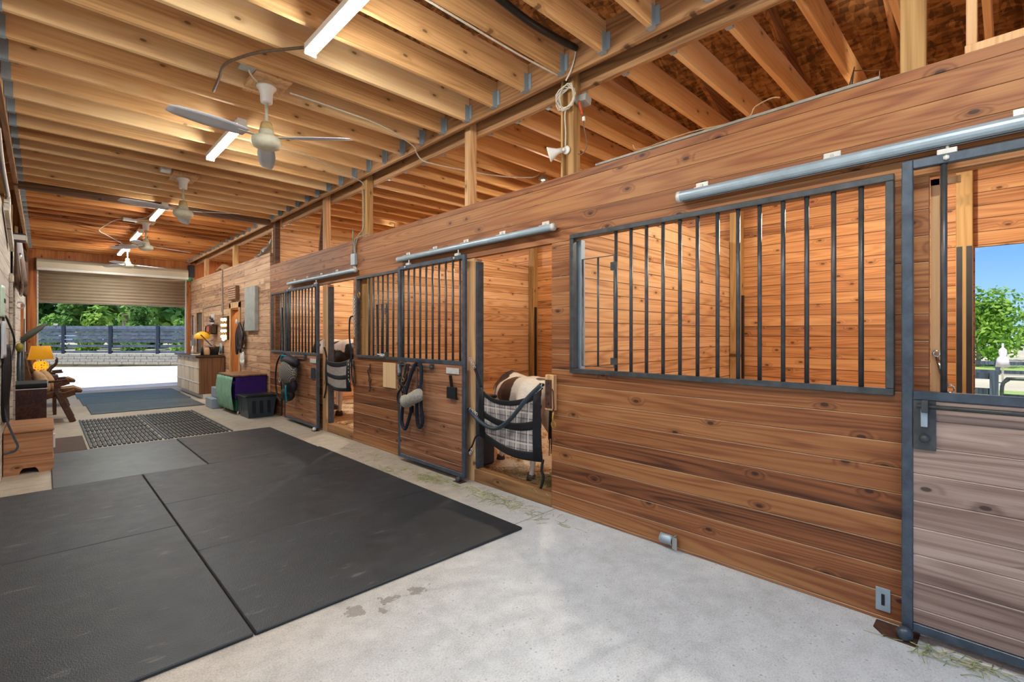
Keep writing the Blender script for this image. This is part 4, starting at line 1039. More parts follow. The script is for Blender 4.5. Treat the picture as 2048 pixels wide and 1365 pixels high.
t = thing('bridle', 'dark leather bridle with bit bundled on the middle door beside the fleece noseband', 'bridle', (xr, 4.700, .8))
for a in ([(xr-.012,4.670,1.125),(xr-.03,4.690,1.0),(xr-.04,4.730,.86),(xr-.04,4.810,.78),(xr-.04,4.810,.70),(xr-.045,4.730,.69),(xr-.04,4.670,.78),(xr-.04,4.710,.90)], [(xr-.03,4.730,.78),(xr-.055,4.660,.74),(xr-.05,4.630,.80),(xr-.04,4.690,.88),(xr-.03,4.780,.90)], [(xr-.012,4.630,1.125),(xr-.03,4.660,.95),(xr-.04,4.760,.83)], [(xr-.03,4.790,.96),(xr-.03,4.770,.86),(xr-.04,4.710,.80)]):
    MB().tube(spl(a), .011, 8).build('strap', BLACK, t)
m = MB(); ring(m, (xr-.06,4.760,.86), .026); ring(m, (xr-.06,4.670,.95), .022); m.build('bit_ring', BRASS, t)
# ------------------------------------------------------------------ hay net and lead on the farthest door
xh = XF-.205
def m_net():
    n = NT('hay_net_mesh'); x, y, z = n.sep(n.obj())
    a = n.math('FRACT', n.math('MULTIPLY', n.math('ADD', y, z), 34.0)); b = n.math('FRACT', n.math('MULTIPLY', n.math('SUBTRACT', y, z), 34.0))
    k = n.math('MAXIMUM', n.smooth(n.math('ABSOLUTE', n.math('SUBTRACT', a, .5)), .12, .2, 1, 0), n.smooth(n.math('ABSOLUTE', n.math('SUBTRACT', b, .5)), .12, .2, 1, 0))
    return n.fin(n.mix(k, lin((30,30,32)), lin((150,142,130))), .85)
NET = m_net()
t = thing('hay_net', 'knotted grey and black hay net bundle hung on the farthest stall door', 'hay net', (xh, 8.010, 1.0))
MB().ball((xh-.02,7.990,1.03), (.10,.32,.09), 18, 10, (.12,0,0)).build('top_bundle', BLACK, t)
MB().ball((xh-.05,7.990,.86), (.12,.245,.20), 20, 12).build('net', NET, t)
MB().ball((xh-.02,7.990,.64), (.09,.20,.14), 18, 10).build('knot_bundle', BLACK, t)
MB().ball((xh-.03,8.060,.50), (.09,.19,.12), 18, 10).build('tail_bundle', BLACK, t)
MB().tube(spl([(xh-.12,7.890,.66),(xh-.13,7.870,.55),(xh-.11,7.900,.46),(xh-.1,7.920,.38)]), .014, 8).build('teal_cord', TEAL, t)
MB().tube(spl([(xh-.09,8.170,1.03),(xh-.1,8.110,1.11),(xh-.06,8.040,1.10)]), .02, 8).build('teal_cord', TEAL, t)
t = thing('lead_rope', 'black lead rope hanging in a wide loop beside the hay net', 'rope', (xh, 8.390, .6))
MB().tube(spl([(xh,8.290,1.13),(xh-.01,8.450,1.10),(xh-.01,8.630,.95),(xh-.01,8.690,.7),(xh-.01,8.630,.46),(xh-.01,8.490,.36),(xh-.01,8.400,.345)]), .014, 8).build('rope', BLACK, t)
MB().tube(spl([(xh,8.330,1.1),(xh-.02,8.320,.9),(xh-.02,8.430,.74),(xh-.02,8.390,.62),(xh-.02,8.350,.5),(xh-.02,8.360,.3),(xh-.02,8.370,.12)]), .013, 8).build('rope', BLACK, t)
m = MB(); ring(m, (xh-.03,8.430,.70), .04, .006); m.build('snap', ZINC, t)
xd1 = XF-.107
tag(MB().box(xd1-.005, xd1-.0005, 7.26, 7.48, 1.02, 1.085, .001).build('name_plate', WTRIM, None, (xd1,7.37,1.05)), 'blank white plate on the farthest stall door near the hay net', 'plate')
tag(MB().box(xd1-.012, xd1-.0005, 7.29, 7.43, .78, .95, .002).build('tool_pocket', DKGREY, None, (xd1,7.36,.78)), 'dull grey pocket on the farthest stall door below the white plate', 'pocket')

t = thing('feed_tub', 'dark rubber feed tub in the corner of the pony stall behind the pale jamb', 'tub', (3.3, 3.95, .09))
MB().box(3.18, 3.40, 3.74, 4.05, .095, .78, .03).build('tub', DKGREY, t); MB().box(3.17, 3.415, 3.73, 4.065, .782, .82, .012).build('rim', BLACKP, t)
# ------------------------------------------------------------------ things along the tack room wall
t = thing('storage_bin', 'black plastic storage bin on the floor before the purple box', 'bin', (2.72, 9.42, 0))
def tub(x0, x1, y0, y1, z0, z1, tap, mat, name):
    m = MB(); a = tap
    b = [(x0+a,y0+a,z0),(x1-a,y0+a,z0),(x1-a,y1-a,z0),(x0+a,y1-a,z0)]; c = [(x0,y0,z1),(x1,y0,z1),(x1,y1,z1),(x0,y1,z1)]
    m.face(list(reversed(b)))
    for k in range(4): m.face([b[k], b[(k+1)%4], c[(k+1)%4], c[k]])
    m.face(c); return m.build(name, mat, t)
tub(2.50, 2.985, 9.10, 9.66, .0, .37, .045, DKGREY, 'tub')
MB().box(2.48, 3.0, 9.08, 9.68, .365, .39, .006).box(2.52, 2.96, 9.12, 9.64, .39, .40, .004).build('lid', BLACKP, t)
for yy in (9.25, 9.38, 9.51): MB().box(2.488, 2.497, yy-.012, yy+.012, .10, .36).build('rib', DKGREY, t)
for xx in (2.62, 2.74, 2.86): MB().obox((xx, 9.105, .22), (.05,.012,.28), (-.12,0,0)).build('rib', BLACKP, t)
t = thing('covered_box', 'purple box with a sage green cloth front standing on the floor behind the black bin', 'box', (2.72, 10.2, 0))
MB().box(2.50, 3.02, 9.76, 10.75, .28, .685, .01).build('purple_side', PURPLE, t)
MB().box(2.51, 3.015, 9.77, 10.74, .06, .28, .01).build('green_base', GREEND, t)
MB().box(2.46, 3.03, 9.74, 10.77, .687, .715, .004).build('top_board', WDRESS, t)
MB().sheet(lambda u,v: (2.475 - .035*(1-.3*v)*abs(math.sin(2.5+u*15)) - .03*math.sin(PI*v), 9.76+1.0*u + .03*math.sin(6*v), .68-.60*v), 40, 10, .006).build('cloth_front', GREENC, t)
for yy in (9.80, 10.7): MB().tube([(2.55,yy,.06),(2.55,yy,.0)], .018, 8).build('foot', WTRIM, t)
t = thing('step_stool', 'grey plastic mounting steps standing beyond the purple box', 'steps', (2.55, 11.1, 0))
for k, (z, y0) in enumerate(((.0, 10.85), (.2, 10.85), (.4, 10.85))):
    MB().box(2.36+.10*k, 2.96, y0, 11.35, z+.001, z+.195, .012).build('step', STEP, t)
# cabinet
WPALEB = wood('pale_cabinet_front', (176,150,116), (212,190,158), (230,212,184), 'Z', 'Y', 0, knots=.0, rough=.55, fine=.4, ring=.5)
t = thing('counter_cabinet', 'brown wooden counter cabinet with pale framed front beside the roll-up door', 'cabinet', (2.77, 13.9, 0))
cx0, cx1, cy0, cy1 = 2.50, 3.03, 12.72, 15.1
MB().box(cx0+.03, cx1, cy0, cy1, .10, .93, .003).build('carcass', WDRESS, t)
MB().box(cx0+.10, cx1, cy0+.004, cy1, .0, .10).build('plinth', WTRIM, t)
MB().box(cx0-.05, cx1+.0, cy0-.03, cy1+.02, .932, .97, .006).build('counter_top', WBROWN, t)
nc = 5
for r, (za, zb_) in enumerate(((.12,.36),(.37,.70),(.71,.92))):
    for k in range(nc):
        ya = cy0+.02+(cy1-cy0-.04)*k/nc; yb = ya+(cy1-cy0-.04)/nc-.03
        d = MB().box(cx0, cx0+.028, ya, yb, za, zb_, .004).build('drawer' if r == 2 else 'door', WPALEB, t)
        MB().box(cx0-.012, cx0-.0005, ya+.0, ya+.035, zb_-.03, zb_-.005).build('hinge', WTRIM, d)
for zz in (.365,.705): MB().box(cx0-.008, cx0+.028, cy0, cy1, zz-.008, zz+.008).build('rail', WTRIM, t)
# counter things
ct = .97
t = thing('bucket', 'dark metal bucket holding a green pot on the counter', 'bucket', (2.86, 12.9, ct))
MB().lathe([(0,0),(.085,0),(.115,.19),(.118,.195),(.108,.19),(.08,.01),(0,.01)], (2.86,12.92,ct), 'Z', 22).build('pail', STEEL, t)
MB().lathe([(0,.12),(.09,.12),(.095,.20),(0,.215)], (2.86,12.92,ct), 'Z', 18).build('green_pot', GREENC, t)
t = thing('serving_tray', 'flat black tray on the counter under the bucket', 'tray', (2.80, 12.85, ct))
MB().box(2.60, 2.99, 12.74, 13.2, ct+.0005, ct+.012, .003).build('tray', BLACKP, t)
bpy.data.objects['bucket'].location.z += .0125
t = thing('paddle', 'long dark wooden paddle leaning over the bucket', 'paddle', (2.8, 12.86, 1.1))
MB().bar((2.80,12.86,1.19), (2.62,13.05,1.45), .018, .018).build('handle', WBROWN, t); MB().ball((2.83,12.83,1.15), (.04,.05,.07), 12, 8, (0,.5,0)).build('blade', WBROWN, t)
tag(MB().lathe([(0,0),(.055,0),(.06,.02),(.06,.13),(.04,.16),(.035,.17),(0,.17)], (2.70,12.86,ct+.0125)).build('brown_jar', FURL, None, (2.70,12.86,ct+.0125)), 'tan paper-wrapped jar on the black tray', 'jar')
tag(MB().lathe([(0,0),(.035,0),(.035,.12),(.016,.16),(.016,.20),(0,.20)], (2.62,12.90,ct+.0125)).build('bottle', BLACKP, None, (2.62,12.90,ct+.0125)), 'dark bottle standing on the edge of the black tray', 'bottle')
tag(MB().lathe([(0,0),(.03,0),(.032,.1),(.014,.15),(.013,.21),(0,.21)], (2.66,14.1,ct)).build('spray_bottle', WHITE, None, (2.66,14.1,ct)), 'white spray bottle standing on the counter under the amber lamp', 'bottle')
tag(MB().box(2.52, 2.70, 13.35, 13.62, ct+.0005, ct+.02, .002).build('notebook', WTRIM, None, (2.6,13.5,ct)), 'white notebook lying on the counter', 'notebook')
t = thing('round_plate', 'round grey plate propped against the wall behind the bucket', 'plate', (3.0, 12.95, 1.12))
MB().lathe([(0,-.004),(.13,-.004),(.132,0),(.13,.004),(0,.004)], (3.0,12.95,1.13), 'X', 28).build('plate', GREYBOX, t)
# hanging amber lamp, orange machine, marquee bulbs
t = thing('amber_lamp', 'amber glass lamp with dark pattern standing on the counter', 'lamp', (2.80, 13.78, ct))
MB().lathe([(0,0),(.08,0),(.08,.02),(.02,.04),(.018,.42),(0,.42)], (2.80,13.78,ct)).build('stem', BRASS, t)
MB().lathe([(.05,.56),(.15,.50),(.175,.44),(.15,.38),(.145,.38),(.168,.44),(.145,.495),(.05,.552)], (2.80,13.78,ct), 'Z', 26).build('shade', AMBERG, t)
t = thing('chainsaw', 'orange and black chainsaw hung on the board wall above the counter', 'chainsaw', (2.95, 13.5, 1.55))
MB().box(2.90, 3.04, 13.42, 13.86, 1.46, 1.70, .03).build('body', HORN, t); MB().box(2.885, 2.90, 13.52, 13.76, 1.52, 1.65, .006).build('orange_cover', REDTAPE, t)
MB().tube(spl([(2.93,13.84,1.66),(2.93,13.98,1.67),(2.93,14.06,1.62),(2.93,14.06,1.5),(2.93,13.96,1.46),(2.93,13.84,1.48)]), .016, 8).build('rear_handle', BLACKP, t)
t = thing('dried_plant', 'dark spiky dried plant hanging on the board wall above the chainsaw', 'plant', (2.97, 13.5, 1.85)); m = MB(); rnd = random.Random(2)
for k in range(26):
    a = rnd.uniform(-.3, PI+.3); l = rnd.uniform(.12,.32); m.tube([(2.98,13.5,1.76),(2.95-.04*rnd.random(),13.5+l*.6*math.cos(a),1.78+.3*l*math.sin(a)),(2.94,13.5+l*math.cos(a),1.78+.45*l*math.sin(a))], [.012,.010,.002], 5)
m.build('twigs', HORN, t, fix=False)
t = thing('marquee_sign', 'dark board lined with two rows of lit round bulbs, hung above the counter', 'lit sign', (3.0, 12.55, 1.6))
MB().box(2.99, 3.045, 12.36, 12.78, 1.33, 1.88, .012).build('board', HORN, t)
for k in range(4):
    for yy in (12.44, 12.66): MB().ball((2.965, yy, 1.80-.13*k), .032, 12, 8).build('bulb', BULB, t)
MB().ball((2.965, 12.55, 1.345), .032, 12, 8).build('bulb', BULB, t)
for yy in (12.44, 12.66): MB().tube([(2.985,yy,1.84),(2.985,yy,1.38)], .006, 6).build('wire', BRASS, t)
tag(cable('wall_conduit', [(3.04,12.95,2.98),(3.035,12.95,2.4),(3.035,12.9,1.9)], .012, CONDUIT, None), 'thin dark conduit running down the board wall to the bulb sign', 'conduit')
tag(cable('wall_conduit', [(3.037,13.02,1.98),(3.037,13.02,2.12),(3.037,13.15,2.17),(3.037,14.5,2.155),(3.037,15.7,2.12)], .010, CONDUIT, None), 'thin dark conduit running level over the small framed opening', 'conduit')
tag(MB().box(3.03, 3.049, 13.72, 14.0, 1.72, 1.96, .002).build('white_notice', WTRIM, None, (3.04,13.86,1.72)), 'blank white card pinned to the wall above the chainsaw', 'card')
# framed small opening beyond, tools hung on the wall close to the roll-up door
m = MB(); m.box(XF-.02, XF+.02, 14.86, 14.95, .97, 2.06); m.box(XF-.02, XF+.02, 15.6, 15.69, .97, 2.06); m.box(XF-.02, XF+.02, 14.86, 15.69, 2.05, 2.13)
struct(m.build('window_1', WPALE)); 
m = MB(); m.box(XF+.03, XB-.01, 14.952, 15.598, .902, 2.048); tag(m.build('opening_board', GREYW, None, (XF+.05,15.3,.9)), 'grey board closing the small framed opening above the counter', 'board')
t = thing('hanging_tools', 'small white and red hand tools hung on the wall near the roll-up door', 'tools', (3.0, 16.0, 1.3))
for yy, z0, z1, mt in ((15.85,1.35,1.95,WTRIM),(15.98,1.45,2.0,RUST),(16.1,1.2,1.9,CONDUIT)): MB().bar((3.02,yy,z0),(3.02,yy,z1), .03, .02).build('tool', mt, t)
tag(MB().box(2.96, 3.046, 15.86, 15.98, 1.13, 1.29, .004).build('wall_outlet', GREYBOX, None, (3.0,15.9,1.13)), 'small grey outlet box on the wall beside the roll-up door', 'outlet')
# tack room doorway
m = MB()
m.box(XF-.022, XF-.001, 11.50, 11.62, 0, 2.16, .003); m.box(XF-.022, XF-.001, 12.22, 12.33, 0, 2.16, .003); m.box(XF-.022, XF-.001, 11.50, 12.33, 2.04, 2.17, .003)
struct(m.build('door_1_trim', WPALE))
m = MB(); m.box(XF+.0, XF+.13, 11.622, 11.645, 0, 2.038); m.box(XF+.0, XF+.13, 12.19, 12.218, 0, 2.038); m.box(XF, XF+.13, 11.646, 12.19, 2.01, 2.038); struct(m.build('door_1', WORANGE))
tag(MB().box(XF+.10, XF+.13, 11.65, 11.90, .01, 2.0, .003).build('door_leaf', WTRIM, None, (XF+.11,11.8,0)), 'pale narrow door leaf standing inside the tack room doorway', 'door')
t = thing('wall_vent', 'dark slatted wooden vent on the wall above the tack room doorway', 'vent', (3.02, 11.9, 2.2))
MB().box(2.98, 3.047, 11.62, 12.22, 2.22, 2.52, .004).build('box', WDRESS, t)
for k in range(6): MB().box(2.968, 2.98, 11.63, 12.21, 2.235+.047*k, 2.262+.047*k, .002).build('slat', WFAR, t)
tag(MB().box(2.975, 3.046, 10.30, 10.98, 1.53, 2.41, .004).build('wall_panel', GALVD, None, (3.01,10.64,1.53)), 'tall blank grey metal panel on the board wall between grille and doorway', 'panel')
t = thing('bridles', 'tangled dark bridles and reins hung beside the tack room doorway', 'bridle', (2.95, 11.45, 1.2)); rnd = random.Random(11)
for k in range(9):
    y = rnd.uniform(11.12, 11.52); z0 = 1.70; z1 = rnd.uniform(1.02, 1.30); w = rnd.uniform(.05,.13)
    MB().tube(spl([(2.99,11.36,z0),(2.96,y-w,1.45),(2.955,y-w*.6,z1+.08),(2.955,y,z1),(2.955,y+w*.6,z1+.1),(2.965,y+w,1.48),(2.99,11.36,z0)]), .022, 6).build('strap', (BLACK, LEATHER, BLACKP)[k % 3], t)
MB().ball((2.975,11.52,1.73), (.03,.03,.06), 12, 8).build('hook_ball', WHITE, t)
t = thing('bridle', 'thin leather strap hung on a nail beside the tangled bridles', 'bridle', (2.98, 11.1, 1.2))
MB().tube(spl([(3.03,11.10,1.86),(2.99,11.13,1.6),(2.985,11.16,1.35),(2.985,11.08,1.24),(2.985,11.04,1.36),(2.99,11.07,1.6)]), .011, 6).build('strap', LEATHER, t)
m = MB(); ring(m, (2.985,11.06,1.22), .03); ring(m, (2.985,11.02,1.38), .028); m.build('ring', ZINC, t)
t = thing('work_gloves', 'pair of white work gloves hung below the bridles', 'gloves', (2.98, 11.15, .9))
for yy, rz_ in ((11.10, .15), (11.22, -.12)):
    m = MB(); 
    m.ball((2.985,yy,1.0), (.025,.055,.10), 14, 10)
    for q in range(4): m.tube([(2.985,yy-.036+.024*q,.93),(2.98,yy-.045+.03*q,.82+.012*abs(q-1.5))], [.015,.012], 8)
    m.tube([(2.985,yy+.05,.98),(2.98,yy+.085,.90)], [.016,.012], 8)
    m.build('glove', WHITE, t)
# roll-up door
t = thing('rollup_door', 'beige corrugated roll-up door half raised in the far wall', 'roll-up door', (1.43, YE-.03, 2.24))
MB().sheet(lambda u,v: (-.10+3.05*v, YE-.05-.02*math.cos(2*PI*9.5*u), 2.27+.80*u), 152, 1, .004).build('curtain', CURT, t)
MB().box(-.10, 2.95, YE-.065, YE-.02, 2.235, 2.272, .004).build('bottom_bar', CONDUIT, t)
m = MB(); pr = [(YE-.30,3.04),(YE-.33,3.09),(YE-.335,3.22),(YE-.30,3.28),(YE-.22,3.32),(YE-.01,3.33),(YE-.01,3.04)]
m.prism([(-.112, y, z) for y, z in pr], (3.077, 0, 0)); m.build('hood', CURT, t)
MB().box(-.112, 2.965, YE-.345, YE-.28, 3.015, 3.085, .008).build('hood_lip', WTRIM, t)
for xx in (-.112, 2.935): MB().box(xx, xx+.03, YE-.07, YE-.01, 0, 3.02, .002).build('guide_rail', WTRIM, t)
t = thing('door_opener', 'black motor box of the roll-up door on the board wall side', 'motor', (3.08, 16.2, 3.0))
MB().box(2.99, 3.14, YE-.24, YE-.03, 3.10, 3.46, .015).build('housing', BLACKP, t); MB().box(2.98, 2.99, YE-.2, YE-.08, 3.16, 3.24, .002).build('label_plate', CONDUIT, t)
t = thing('dust_sheeting', 'crumpled plastic sheeting lying on top of the tack room wall', 'sheeting', (3.3, 10.2, 2.99))
MB().sheet(lambda u,v: (3.12+.3*v, 9.9+1.1*u, 2.995+.34*(1-u)*(.55+.45*math.sin(PI*v))*(1+.2*math.sin(17*u+9*v))+.03*math.sin(31*u+5*v)), 26, 10, .004).build('sheeting', GREYBOX, t)
tag(MB().sheet(lambda u,v: (3.12+.25*v, 13.0+1.3*u, 2.995+.20*math.sin(PI*u)*(.4+.6*math.sin(PI*v))*(1+.2*math.sin(19*u+7*v))), 26, 8, .004).build('paper_sheeting', FURL, None, (3.2,13.4,2.995)), 'brown paper roll lying on top of the tack room wall', 'sheeting')
# ------------------------------------------------------------------ along the white tack wall
t = thing('blanket_chest', 'honey pine chest with scalloped base standing beside the mats', 'chest', (-.1, 7.7, 0))
x0, x1, y0, y1 = -.292, .075, 7.13, 8.02
MB().box(x0, x1, y0, y1, .12, .425, .004).build('body', WCHEST, t)
MB().box(x0-.0, x1+.012, y0-.012, y1+.012, .427, .455, .006).build('lid', WCHEST, t)
def skirt(a, b, fix, ax):
    pts = []; L = b-a
    for u, z in ((0,0),(.30,0),(.33,.035),(.38,.06),(.62,.06),(.67,.035),(.70,0),(1,0),(1,.135),(0,.135)):
        pts.append((a+L*u, fix, z) if ax == 'X' else (fix, a+L*u, z))
    return pts
MB().prism(skirt(x0, x1+.008, y0-.008, 'X'), (0,.016,0)).prism(skirt(x0, x1+.008, y1-.008, 'X'), (0,.016,0)).prism(skirt(y0, y1, x1-.006, 'Y'), (.014,0,0)).build('skirt', WCHEST, t)
for yy in (y0+.14, y1-.14): MB().box(x1+.001, x1+.02, yy-.03, yy+.03, .22, .37, .003).build('clasp', WTRIM, t)
t = thing('metal_pipe', 'bent blue-grey metal pipe handle leaning in front of the pine chest', 'pipe', (-.25, 6.95, .4))
MB().tube(spl([(-.285,6.95,.95),(-.29,6.95,.80),(-.265,6.95,.62),(-.22,6.95,.45),(-.185,6.95,.34),(-.19,6.95,.30),(-.215,6.95,.275),(-.285,6.95,.258)], 5), .010, 10).build('pipe', STEELB, t)
t = thing('trunk', 'small dark stained trunk on the floor behind the pine chest', 'trunk', (-.1, 9.5, 0))
MB().box(-.285, .035, 9.3, 9.95, .02, .72, .006).build('body', WBROWN, t); MB().box(-.290, .045, 9.28, 9.97, .722, .78, .01).build('lid', BLACK, t)
MB().box(.036, .052, 9.285, 9.33, .735, .80, .003).build('corner_cap', ZINC, t); MB().box(-.28, .05, 9.29, 9.3, .70, .712).build('edge_band', WTRIM, t)
# hide-covered rustic chairs
def hide_chair(y0, label, s=1.0):
    t = thing('rustic_chair', label, 'chair', (0, y0+.35, 0), 'hide covered chairs along the white wall')
    y1 = y0+.66
    for yy in (y0, y1):
        MB().bar((.36,yy,.0), (.17,yy,.50), .085, .075, (0,1,0), .012).build('leg', WBROWN, t)
        MB().bar((-.24,yy,.0), (-.20,yy,.50), .07, .06, (0,1,0), .012).build('leg', WBROWN, t)
        MB().bar((.16,yy,.42), (.15,yy,.68), .055, .05, (0,1,0), .01).build('arm_post', WBROWN, t)
        MB().bar((-.24,yy,.66), (.29,yy,.70), .06, .035, (0,0,1), .012).build('armrest', WBROWN, t)
    m = MB()
    m.sheet(lambda u,v: (-.22+.60*u, y0+.0+.66*v, .42+.05*u+.02*math.sin(9*v)+.015*math.sin(14*u)), 14, 12, .08); m.build('seat', FURB, t)
    for k in range(3): MB().tube([(.22,y0+.12+.2*k,.50),(.38,y0+.12+.2*k,.52),(.47,y0+.14+.2*k,.49)], [.055,.05,.025], 10).build('log', FURL if k == 1 else FURB, t)
    MB().sheet(lambda u,v: (-.13-.10*u, y0+.02+.62*v, .45+.62*u+.05*math.sin(PI*v)), 10, 10, .06).build('backrest', FURB, t)
    for yy, xx in ((y0+.2, -.02), (y0+.47, .05)): MB().ball((xx, yy, .68), (.085, .13, .20), 16, 12, (0,-.4,0)).build('cushion', FURL, t)
hide_chair(10.85, 'rustic hide-covered chair with slanted log legs, next after the dark trunk')
hide_chair(13.3, 'rustic hide-covered chair beyond the lamp, closer to the roll-up door')
t = thing('lamp_table', 'dark side table carrying the amber-shaded lamp', 'table', (-.05, 12.3, 0))
MB().box(-.28, .20, 12.0, 12.62, .66, .70, .006).build('top', WBROWN, t); MB().box(-.26, .16, 12.04, 12.58, .30, .655, .004).build('apron', WBROWN, t)
for xx in (-.25, .15):
    for yy in (12.04, 12.57): MB().bar((xx,yy,0),(xx,yy,.66),.05,.05).build('leg', WBROWN, t)
t = thing('table_lamp', 'table lamp with wide amber shade and pierced glowing base', 'lamp', (-.03, 12.3, .70))
MB().lathe([(.128,1.245),(.178,1.0),(.174,1.0),(.124,1.243)], (-.03,12.3,0), 'Z', 30).build('shade', SHADE, t)
def m_pierced():
    n = NT('pierced_amber_base'); v = n.voro(n.obj(), 26, 'F1', .3); k = n.smooth(v, .28, .36, 1, 0)
    c = n.mix(k, lin((236,160,30)), lin((120,60,10))); n.l(c, n.b.inputs['Emission Color']); n.b.inputs['Emission Strength'].default_value = .8
    return n.fin(c, .4)
MB().lathe([(0,.702),(.07,.702),(.05,.74),(.06,.80),(.10,.84),(.105,.90),(.08,.955),(.02,.975),(0,.975)], (-.03,12.3,0), 'Z', 26).build('base', m_pierced(), t)
MB().tube([(-.03,12.3,.97),(-.03,12.3,1.26)], .008, 8).ball((-.03,12.3,1.27), .016, 10, 8).build('finial', BLACKP, t)
t = thing('horn_rack', 'curved dark horns rising from the far side of the lamp table', 'horns', (.12, 12.5, .70))
MB().tube(spl([(.05,12.45,.72),(.10,12.5,.82),(.17,12.5,.90),(.19,12.5,1.0),(.165,12.5,1.03)]), [.035,.034,.033,.032,.03,.03,.028,.026,.024,.022,.02,.017,.014,.011,.008,.006,.004], 10).build('horn', HORN, t)
MB().tube(spl([(-.10,12.5,.72),(-.16,12.5,.80),(-.21,12.5,.90)]), [.035,.034,.03,.028,.026,.02,.016,.01,.005], 10).build('horn', HORN, t)
# tools and tack hung on the wall
xw = -.298
t = thing('hose_coil', 'long black hose coiled and hung on the white wall above the pine chest', 'hose', (-.28, 7.3, .9))
for k in range(5):
    o = .16*k; MB().tube(spl([(xw+.015+.003*k,6.95+o,1.30),(xw+.02+.003*k,6.82+o,1.05),(xw+.015,6.85+o,.72-.02*k),(xw+.02,7.0+o,.58-.02*k),(xw+.015,7.16+o,.72),(xw+.02+.003*k,7.18+o,1.05),(xw+.015+.003*k,7.06+o,1.30)], 4, True), .014, 8, True).build('loop', BLACK, t)
MB().tube([(xw+.01,7.0,1.31),(xw+.01,7.7,1.31)], .008, 8).build('hook', ZINC, t)
t = thing('black_rope', 'black cable looped in a wide oval on the white wall above the hose coil', 'cable', (-.28, 7.8, 1.5))
MB().tube(spl([(xw+.015,7.0,1.62),(xw+.03,7.7,1.56),(xw+.045,8.5,1.38),(xw+.035,8.3,1.18),(xw+.02,7.5,1.13),(xw+.015,6.8,1.2)], 5, True), .010, 8, True).build('loop', BLACK, t)
t = thing('pole_tool', 'tall grey pole tool with a green tapering head standing against the white wall', 'garden tool', (-.22, 10.4, 0))
MB().tube([(xw+.085,10.3,.002),(xw+.075,10.3,1.42)], .022, 10).build('pole', STEEL, t)
MB().tube([(xw+.07,10.3,1.36),(xw+.16,10.3,1.46),(xw+.26,10.3,1.55),(xw+.34,10.3,1.63)], [.035,.05,.04,.012], 10).build('head', flat('grey_green_plastic', (92,98,84), .5), t)
t = thing('tube_tool', 'grey tubular tool standing on the floor behind the tapering tool', 'garden tool', (-.24, 9.75, 0))
MB().tube([(xw+.05,10.12,.003),(xw+.045,10.15,1.22)], .022, 10).build('tube', DKGREY, t)
MB().ball((xw+.05,10.16,1.26), (.045,.09,.07), 12, 8).build('yellow_cap', flat('dull_yellow', (150,136,50), .5), t)
t = thing('plastic_bag', 'pale green plastic bag with black printed marks hung on the white wall', 'bag', (-.27, 7.4, 1.6))
MB().sheet(lambda u,v: (xw+.012+.015*math.sin(PI*u)*(1-.3*v), 6.6+.55*u, 1.92-.30*v), 12, 10, .006).build('bag', flat('pale_green_plastic', (196,222,202), .5), t)
MB().box(xw+.026, xw+.031, 6.8, 7.0, 1.76, 1.80).build('mark', BLACK, t)
t = thing('jacket', 'silvery white jacket hung on the white wall beneath the pale green bag', 'jacket', (-.26, 7.6, 1.3))
MB().sheet(lambda u,v: (xw+.012+.014*math.sin(PI*u)+.006*math.sin(20*u), 6.75+.4*u*(.7+.4*v), 1.58-.36*v), 16, 8, .01).build('cloth', flat('silver_cloth', (196,204,214), .5), t)
m = MB()
for ya, yb in ((8.5,8.58),(9.25,9.33)): m.box(xw+.001, xw+.03, ya, yb, 0.0, 2.12)
m.box(xw+.001, xw+.03, 8.5, 9.33, 2.12, 2.2); struct(m.build('door_2_trim', WWHITE))
m = MB(); m.box(xw+.002, xw+.012, 8.585, 9.245, .0, 2.115); struct(m.build('door_2', WDRESS))
t = thing('leather_gear', 'dark brown leather riding gear hung high on the white wall', 'riding gear', (-.22, 9.6, 2.2))
MB().sheet(lambda u,v: (xw+.04+.10*math.sin(PI*u)*(.4+.6*v), 8.9+.75*u, 2.75-.62*v-.1*abs(u-.5)), 14, 10, .02).build('flap', LEATHER, t)
MB().sheet(lambda u,v: (xw+.05+.08*math.sin(PI*u), 9.75+.6*u, 2.62-.5*v-.12*math.sin(5*u)), 14, 10, .02).build('flap', FURB, t)
MB().tube(spl([(xw+.08,8.85,2.5),(xw+.1,9.0,2.1),(xw+.08,9.3,1.98),(xw+.06,9.6,2.3)]), .015, 8).build('strap', CHROME, t)
t = thing('flood_light', 'small white flood light fixed high on the white wall', 'lamp', (-.22, 8.6, 2.6))
MB().box(xw+.001, xw+.03, 8.55, 8.65, 2.60, 2.70).build('bracket', STEEL, t); MB().box(xw+.03, xw+.15, 8.5, 8.7, 2.61, 2.70, .008).build('head', STEEL, t); MB().box(xw+.035, xw+.145, 8.494, 8.4995, 2.618, 2.68).build('lens', WTRIM, t)
t = thing('tool_rack', 'dark rusty tool rack fixed on the white wall above the doorway', 'rack', (-.27, 10.6, 2.2))
MB().box(xw+.001, xw+.025, 10.35, 11.7, 2.18, 2.25, .003).build('rail', WBROWN, t)
for k in range(6): MB().bar((xw+.02,10.45+.22*k,2.2),(xw+.10,10.45+.22*k,2.12), .03, .03).build('peg', WBROWN, t)
for i, (yy, z0, z1, mt, lb) in enumerate(((12.2,.95,2.0,WORANGE,'orange-brown wooden handled tool hung on the white wall past the tool rack'),(12.9,.9,1.75,STEEL,'grey steel scythe blade hung on the white wall near the lamp'),(13.6,1.05,2.05,WTRIM,'white slim stick hung on the white wall near the roll-up door'))):
    tag(MB().bar((xw+.03,yy,z0),(xw+.03,yy+.08,z1), .05, .04).build('wall_tool', mt, None, (xw+.03,yy,z0)), lb, 'tool')
t = thing('tape_roll', 'round grey ring hung on a nail on the white wall', 'ring', (xw+.03, 11.2, 1.9)); m = MB(); ring(m, (xw+.03,11.2,1.93), .05, .014, 'Y'); m.build('ring', GREYBOX, t)
